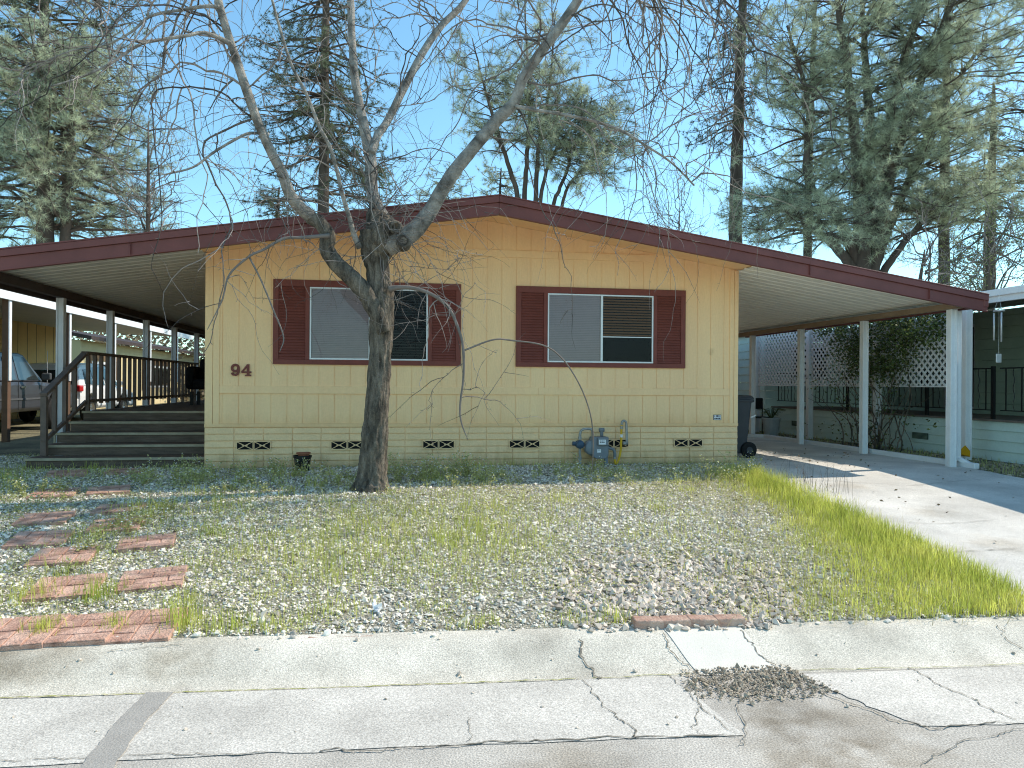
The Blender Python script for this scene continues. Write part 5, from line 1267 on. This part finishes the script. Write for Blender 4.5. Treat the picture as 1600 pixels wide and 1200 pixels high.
# ------------------------------------------------------------------ pines and other trees behind
def rnd_dir(n):
    v = rng.normal(0, 1, (n, 3)); return v / np.linalg.norm(v, axis=1, keepdims=True)
def needles(P, D, ln, per, wd, bias=.55):
    n = len(P); P = np.repeat(P, per, 0); D = np.repeat(D, per, 0); d = D * bias + rnd_dir(len(P)) * .8; d /= np.linalg.norm(d, axis=1, keepdims=True)
    s_ = np.cross(d, rnd_dir(len(P))); s_ /= np.linalg.norm(s_, axis=1, keepdims=True); l = ln * rng.uniform(.6, 1.2, len(P))[:, None]
    V = np.stack([P - s_ * wd / 2, P + s_ * wd / 2, P + d * l - [0, 0, .02]], 1)
    return V.reshape(-1, 3), np.arange(len(P) * 3).reshape(-1, 3), np.repeat(rng.random(n), per)
def pine(name, label, stems, blen, f0, nb, ang, ln, per, wd, mt, tuft=1., group=None, conic=.5, sag=.12, subn=5):
    base = stems[0][0]
    t = root(name, label, 'tree', (base[0], base[1], ZG))
    PP, DD = [], []; br = MB()
    for s_ in stems:
        S_ = cat_rom(s_, 40); S_[1:-1, :2] += rng.normal(0, .012, (38, 2)); MB().tube(S_[:, :3], S_[:, 3], 9).build('trunk', M['pinebark'], t, smooth=True)
        H = len(S_)
        for _ in range(nb):
            f = f0 + (1 - f0) * rng.random() ** .8; i = min(int(f * (H - 1)), H - 2); p = S_[i, :3]; tt_ = S_[i + 1, :3] - S_[i, :3]; tt_ /= np.linalg.norm(tt_)
            a = rng.uniform(0, 6.28); side = np.array([math.cos(a), math.sin(a), 0]); e = R(ang + rng.normal(0, 12)); d = side * math.cos(e) + (tt_ * .7 + np.array([0, 0, .3])) * math.sin(e)
            L_ = blen * (1 - conic * (f - f0) / (1 - f0)) * rng.uniform(.55, 1.15) + .3; k = 7; Q = [p.copy()]
            for j in range(k):
                d = d + rng.normal(0, .10, 3) + [0, 0, -sag * (1 if j < 4 else -1.2)]; d /= np.linalg.norm(d); Q.append(Q[-1] + d * L_ / k)
            Q = np.array(Q); r0 = min(S_[i, 3] * .45, .012 + .014 * L_); br.tube(Q, np.linspace(r0, .006, k + 1), 4, False)
            for _2 in range(int(subn * .95 * max(1, L_ * .8))):
                g = rng.uniform(.25, 1); j = min(int(g * k), k - 1); q = Q[j] + (Q[j + 1] - Q[j]) * rng.random(); dd = (Q[j + 1] - Q[j]); dd /= np.linalg.norm(dd); dd = dd * .6 + rnd_dir(1)[0] * .7 + [0, 0, .15]; dd /= np.linalg.norm(dd); sl_ = rng.uniform(.15, .45) * min(1, L_ * .5) + .1
                e2 = q + dd * sl_; br.tube([q, e2], [.008, .004], 3, False)
                m_ = max(1, int(3 * tuft)); ff = np.linspace(.35, 1, m_)[:, None]; PP.append(q + (e2 - q) * ff); DD.append(np.repeat(dd[None], m_, 0))
            PP.append(Q[-1:]); DD.append(d[None])
    br.build('branches', M['pinebark'], t)
    per = max(6, int(per * 1.0)); wd *= .66; ln *= .86; V, T__, tn = needles(np.concatenate(PP), np.concatenate(DD), ln, per, wd); MB().add(V, None, T__, None, tn).build('crown', mt, t); return t
def stem(P, Y, dY=0.):
    o = []
    for i, p in enumerate(P):
        w_ = at(p[0], p[1], Y + dY * i / max(1, len(P) - 1)); o.append((*w_, p[2]))
    return o
GN, DN = M['needle'], M['needled']
pine('pine_tree', 'tall dark pine at the far left rising behind a paler one', [stem([(66, 470, .26), (68, 200, .22), (70, 0, .17), (74, -240, .08)], 34)], 4.6, .2, 170, 8, .20, 22, .022, DN, 1, conic=.35)
pine('grey_pine', 'broad pale grey-green pine at the left edge above the porch roof', [stem([(70, 470, .24), (72, 330, .22), (64, 180, .15), (60, 60, .06)], 26), stem([(103, 470, .18), (103, 330, .15), (112, 200, .09), (118, 90, .04)], 26)], 3.3, .22, 130, 24, .27, 18, .014, GN, 1.0, conic=.3)
pine('grey_pine', 'pale pine cut by the left picture edge, low behind the porch roof', [stem([(-20, 480, .2), (-10, 320, .15), (0, 190, .05)], 28)], 2.0, .2, 70, 25, .27, 16, .014, GN, 1)
pine('pine_tree', 'tall dense dark pine directly behind the bare foreground tree', [stem([(505, 420, .24), (506, 250, .20), (508, 80, .16), (512, -200, .06)], 30)], 3.4, .2, 190, 6, .20, 20, .019, DN, 1.1, conic=.45)
pine('conifer', 'small dark conifer just above the roof left of the bare tree trunk', [stem([(434, 420, .1), (434, 340, .08), (436, 292, .03)], 34)], 1.1, .2, 40, 5, .2, 14, .02, DN, 1)
pine('conifer', 'green conifer showing between the limbs of the bare tree', [stem([(585, 420, .14), (585, 330, .1), (580, 230, .04)], 33)], 2.0, .1, 60, 10, .2, 16, .02, M['needlem'], 1, conic=.7)
pine('conifer', 'small blue-grey conifer above the roof ridge, left of the ridge peak', [stem([(696, 420, .1), (694, 330, .08), (696, 268, .03)], 40)], 2.0, .2, 46, 10, .22, 14, .02, GN, 1)
pine('conifer', 'small grey conifer right at the roof ridge peak', [stem([(778, 420, .1), (780, 330, .08), (783, 262, .03)], 38)], 1.8, .2, 46, 10, .22, 14, .02, GN, 1)
Y3 = 29
pine('grey_pine', 'airy grey pine with fanned dark stems in the middle of the sky', [stem(P, Y3) for P in (
    [(830, 400, .12), (810, 310, .10), (794, 256, .085), (777, 202, .07), (760, 148, .05), (738, 60, .02)], [(822, 400, .12), (820, 314, .10), (824, 236, .085), (827, 182, .07), (826, 135, .05), (820, 10, .03), (816, -60, .02)], [(838, 400, .11), (837, 317, .10), (841, 236, .08), (848, 192, .07), (858, 142, .05), (868, 20, .02)],
    [(842, 400, .09), (844, 317, .08), (858, 256, .065), (881, 216, .05), (902, 182, .03), (912, 140, .02)], [(858, 400, .09), (864, 324, .08), (885, 270, .065), (895, 233, .05), (915, 189, .03), (925, 150, .02)], [(870, 400, .08), (878, 324, .07), (891, 287, .055), (929, 243, .035), (955, 210, .02)])], 2.2, .45, 58, 25, .30, 17, .014, GN, 1, conic=.35)
pine('pine_tree', 'slender dark pine with a bare lower trunk behind the right roof slope', [stem([(1148, 480, .30), (1150, 300, .27), (1155, 150, .22), (1160, 0, .17), (1165, -150, .08)], 30)], 2.2, .36, 120, 2, .20, 20, .02, DN, 1, conic=.25)
Y5 = 24
pine('grey_pine', 'huge many-stemmed grey pine filling the sky above the carport', [stem(P, Y5, dy) for P, dy in (
    ([(1345, 480, .32), (1346, 380, .28), (1340, 250, .20), (1322, 100, .13), (1300, -60, .08)], -.5), ([(1352, 470, .25), (1352, 360, .21), (1358, 200, .16), (1350, 60, .10), (1345, -60, .05)], .5), ([(1358, 470, .26), (1370, 330, .21), (1392, 180, .15), (1425, 50, .14), (1455, -60, .08)], 0),
    ([(1360, 440, .24), (1390, 280, .18), (1440, 120, .13), (1490, 0, .08), (1520, -90, .04)], -1), ([(1345, 430, .22), (1310, 340, .17), (1262, 280, .12), (1262, 160, .08), (1230, 40, .04)], -.6), ([(1365, 420, .18), (1400, 330, .14), (1470, 170, .10), (1540, 60, .05)], .8),
    ([(1340, 430, .18), (1300, 380, .15), (1255, 345, .09), (1225, 300, .03)], -.8), ([(1368, 440, .15), (1420, 370, .1), (1480, 310, .05), (1530, 270, .03)], -1.))], 2.6, .32, 74, 24, .30, 17, .014, GN, 1, conic=.3, subn=6.5)
pine('grey_pine', 'straight grey pine behind the big one, thin and left of it', [stem([(1262, 480, .2), (1262, 330, .18), (1268, 150, .13), (1275, -60, .06)], 31)], 2.5, .35, 80, 20, .28, 15, .015, GN, 1)
pine('grey_pine', 'tall pale pine with a straight trunk right of the many-stemmed pine', [stem([(1476, 500, .24), (1475, 330, .2), (1478, 150, .15), (1482, -80, .06)], 28)], 2.6, .3, 110, 14, .28, 15, .014, GN, 1)
pine('pine_tree', 'dark layered pine near the right edge', [stem([(1545, 500, .28), (1547, 330, .24), (1551, 230, .16), (1553, 130, .06)], 32)], 3.4, .2, 80, 0, .20, 18, .019, DN, 1, conic=.6)
pine('grey_pine', 'pale pine cut by the right picture edge', [stem([(1612, 500, .22), (1612, 300, .18), (1605, 100, .1), (1600, -60, .04)], 27)], 2.6, .2, 90, 18, .28, 15, .014, GN, 1)
def bare(label, px, py0, py1, Y, spread, mt, n=60, leafy=0, lm=None, r0=.09):
    a, c_ = at(px, py0, Y), at(px, py1, Y); H = c_[2] - a[2]; t = root('bare_tree', label, 'tree', (a[0], a[1], ZG)); tk = MB(); cb = MB(); ends = []
    tk.tube([a, (a + c_) / 2 + rng.normal(0, .1, 3), c_], [r0, r0 * .7, .02], 7).build('trunk', M['pinebark'], t, smooth=True)
    def g(p, d, L_, r, dep):
        Q = [p]; k = 6
        for j in range(k): d = d + rng.normal(0, .2, 3) + [0, 0, .03]; d /= np.linalg.norm(d); Q.append(Q[-1] + d * L_ / k)
        cb.tube(Q, np.linspace(r, r * .4, k + 1), 4, False, rng.random()); ends.append(np.array(Q[2:]))
        if dep:
            for _ in range(4): j = rng.integers(2, k + 1); g(Q[j], d + rng.normal(0, .6, 3), L_ * .55, r * .5, dep - 1)
    for _ in range(n):
        f = rng.uniform(.15, .95); d = rng.normal(0, 1, 3); d[2] = abs(d[2]) * .6 + .3; g(a + (c_ - a) * f, d / np.linalg.norm(d), spread * rng.uniform(.5, 1), r0 * .3, 2)
    cb.build('branches', M['twig'], t)
    if leafy:
        E_ = np.concatenate(ends); P = np.repeat(E_, leafy, 0) + rng.normal(0, .12, (len(E_) * leafy, 3)); V, Q = leaflets(P, rng.uniform(.03, .07, len(P))); MB().add(V, Q, None, rng.random(len(Q))).build('crown', lm or mt, t)
bare('brown twiggy bare tree at the right side of the left pines', 232, 460, 190, 25, 2.1, None, 26)
bare('distant bare tree just above the right roof slope', 1062, 450, 325, 42, 3.0, None, 22)
bare('yellowish budding tree low at the right edge above the white eave', 1545, 520, 370, 19, 2.0, M['brownleaf'], 26, 2, M['needlem'])
bare('bare oak above the white eave right of the carport roof end', 1445, 520, 390, 20, 1.6, None, 18)
# far wooded bank: one mass nobody could count
P = []
for _ in range(900):
    a = rng.uniform(-1.15, 1.2); d = rng.uniform(44, 60); c0 = np.array([d * math.tan(a) if abs(a) < 1 else d * a * 1.5, d, 0]); c0[2] = ZG + rng.uniform(0, 6.0) * rng.uniform(.4, 1)
    P.append(c0 + rng.normal(0, 1, (150, 3)) * [1.1, 1.1, .7])
P = np.concatenate(P); P[:, 2] = np.abs(P[:, 2] - ZG) + ZG; V, Q = leaflets(P, rng.uniform(.16, .38, len(P))); o = MB().add(V, Q, None, rng.random(len(Q))).build('far_woods', M['brownleaf'], None); tag(o, 'far mass of woodland undergrowth behind the homes', None, None, 'stuff')
P = []
for _ in range(150):
    c0 = np.array([rng.uniform(-22, 12), rng.uniform(29, 40), ZG + rng.uniform(0, 2.6)])
    if c0[0] < -3 and c0[1] < 50: c0[1] += 20
    P.append(c0 + rng.normal(0, .5, (220, 3)))
P = np.concatenate(P); P[:, 2] = np.abs(P[:, 2] - ZG) + ZG; V, Q = leaflets(P, rng.uniform(.08, .2, len(P))); o = MB().add(V, Q, None, rng.random(len(Q))).build('backyard_shrubbery', M['leaf'], None); tag(o, 'dark evergreen undergrowth behind the carports', None, None, 'stuff')
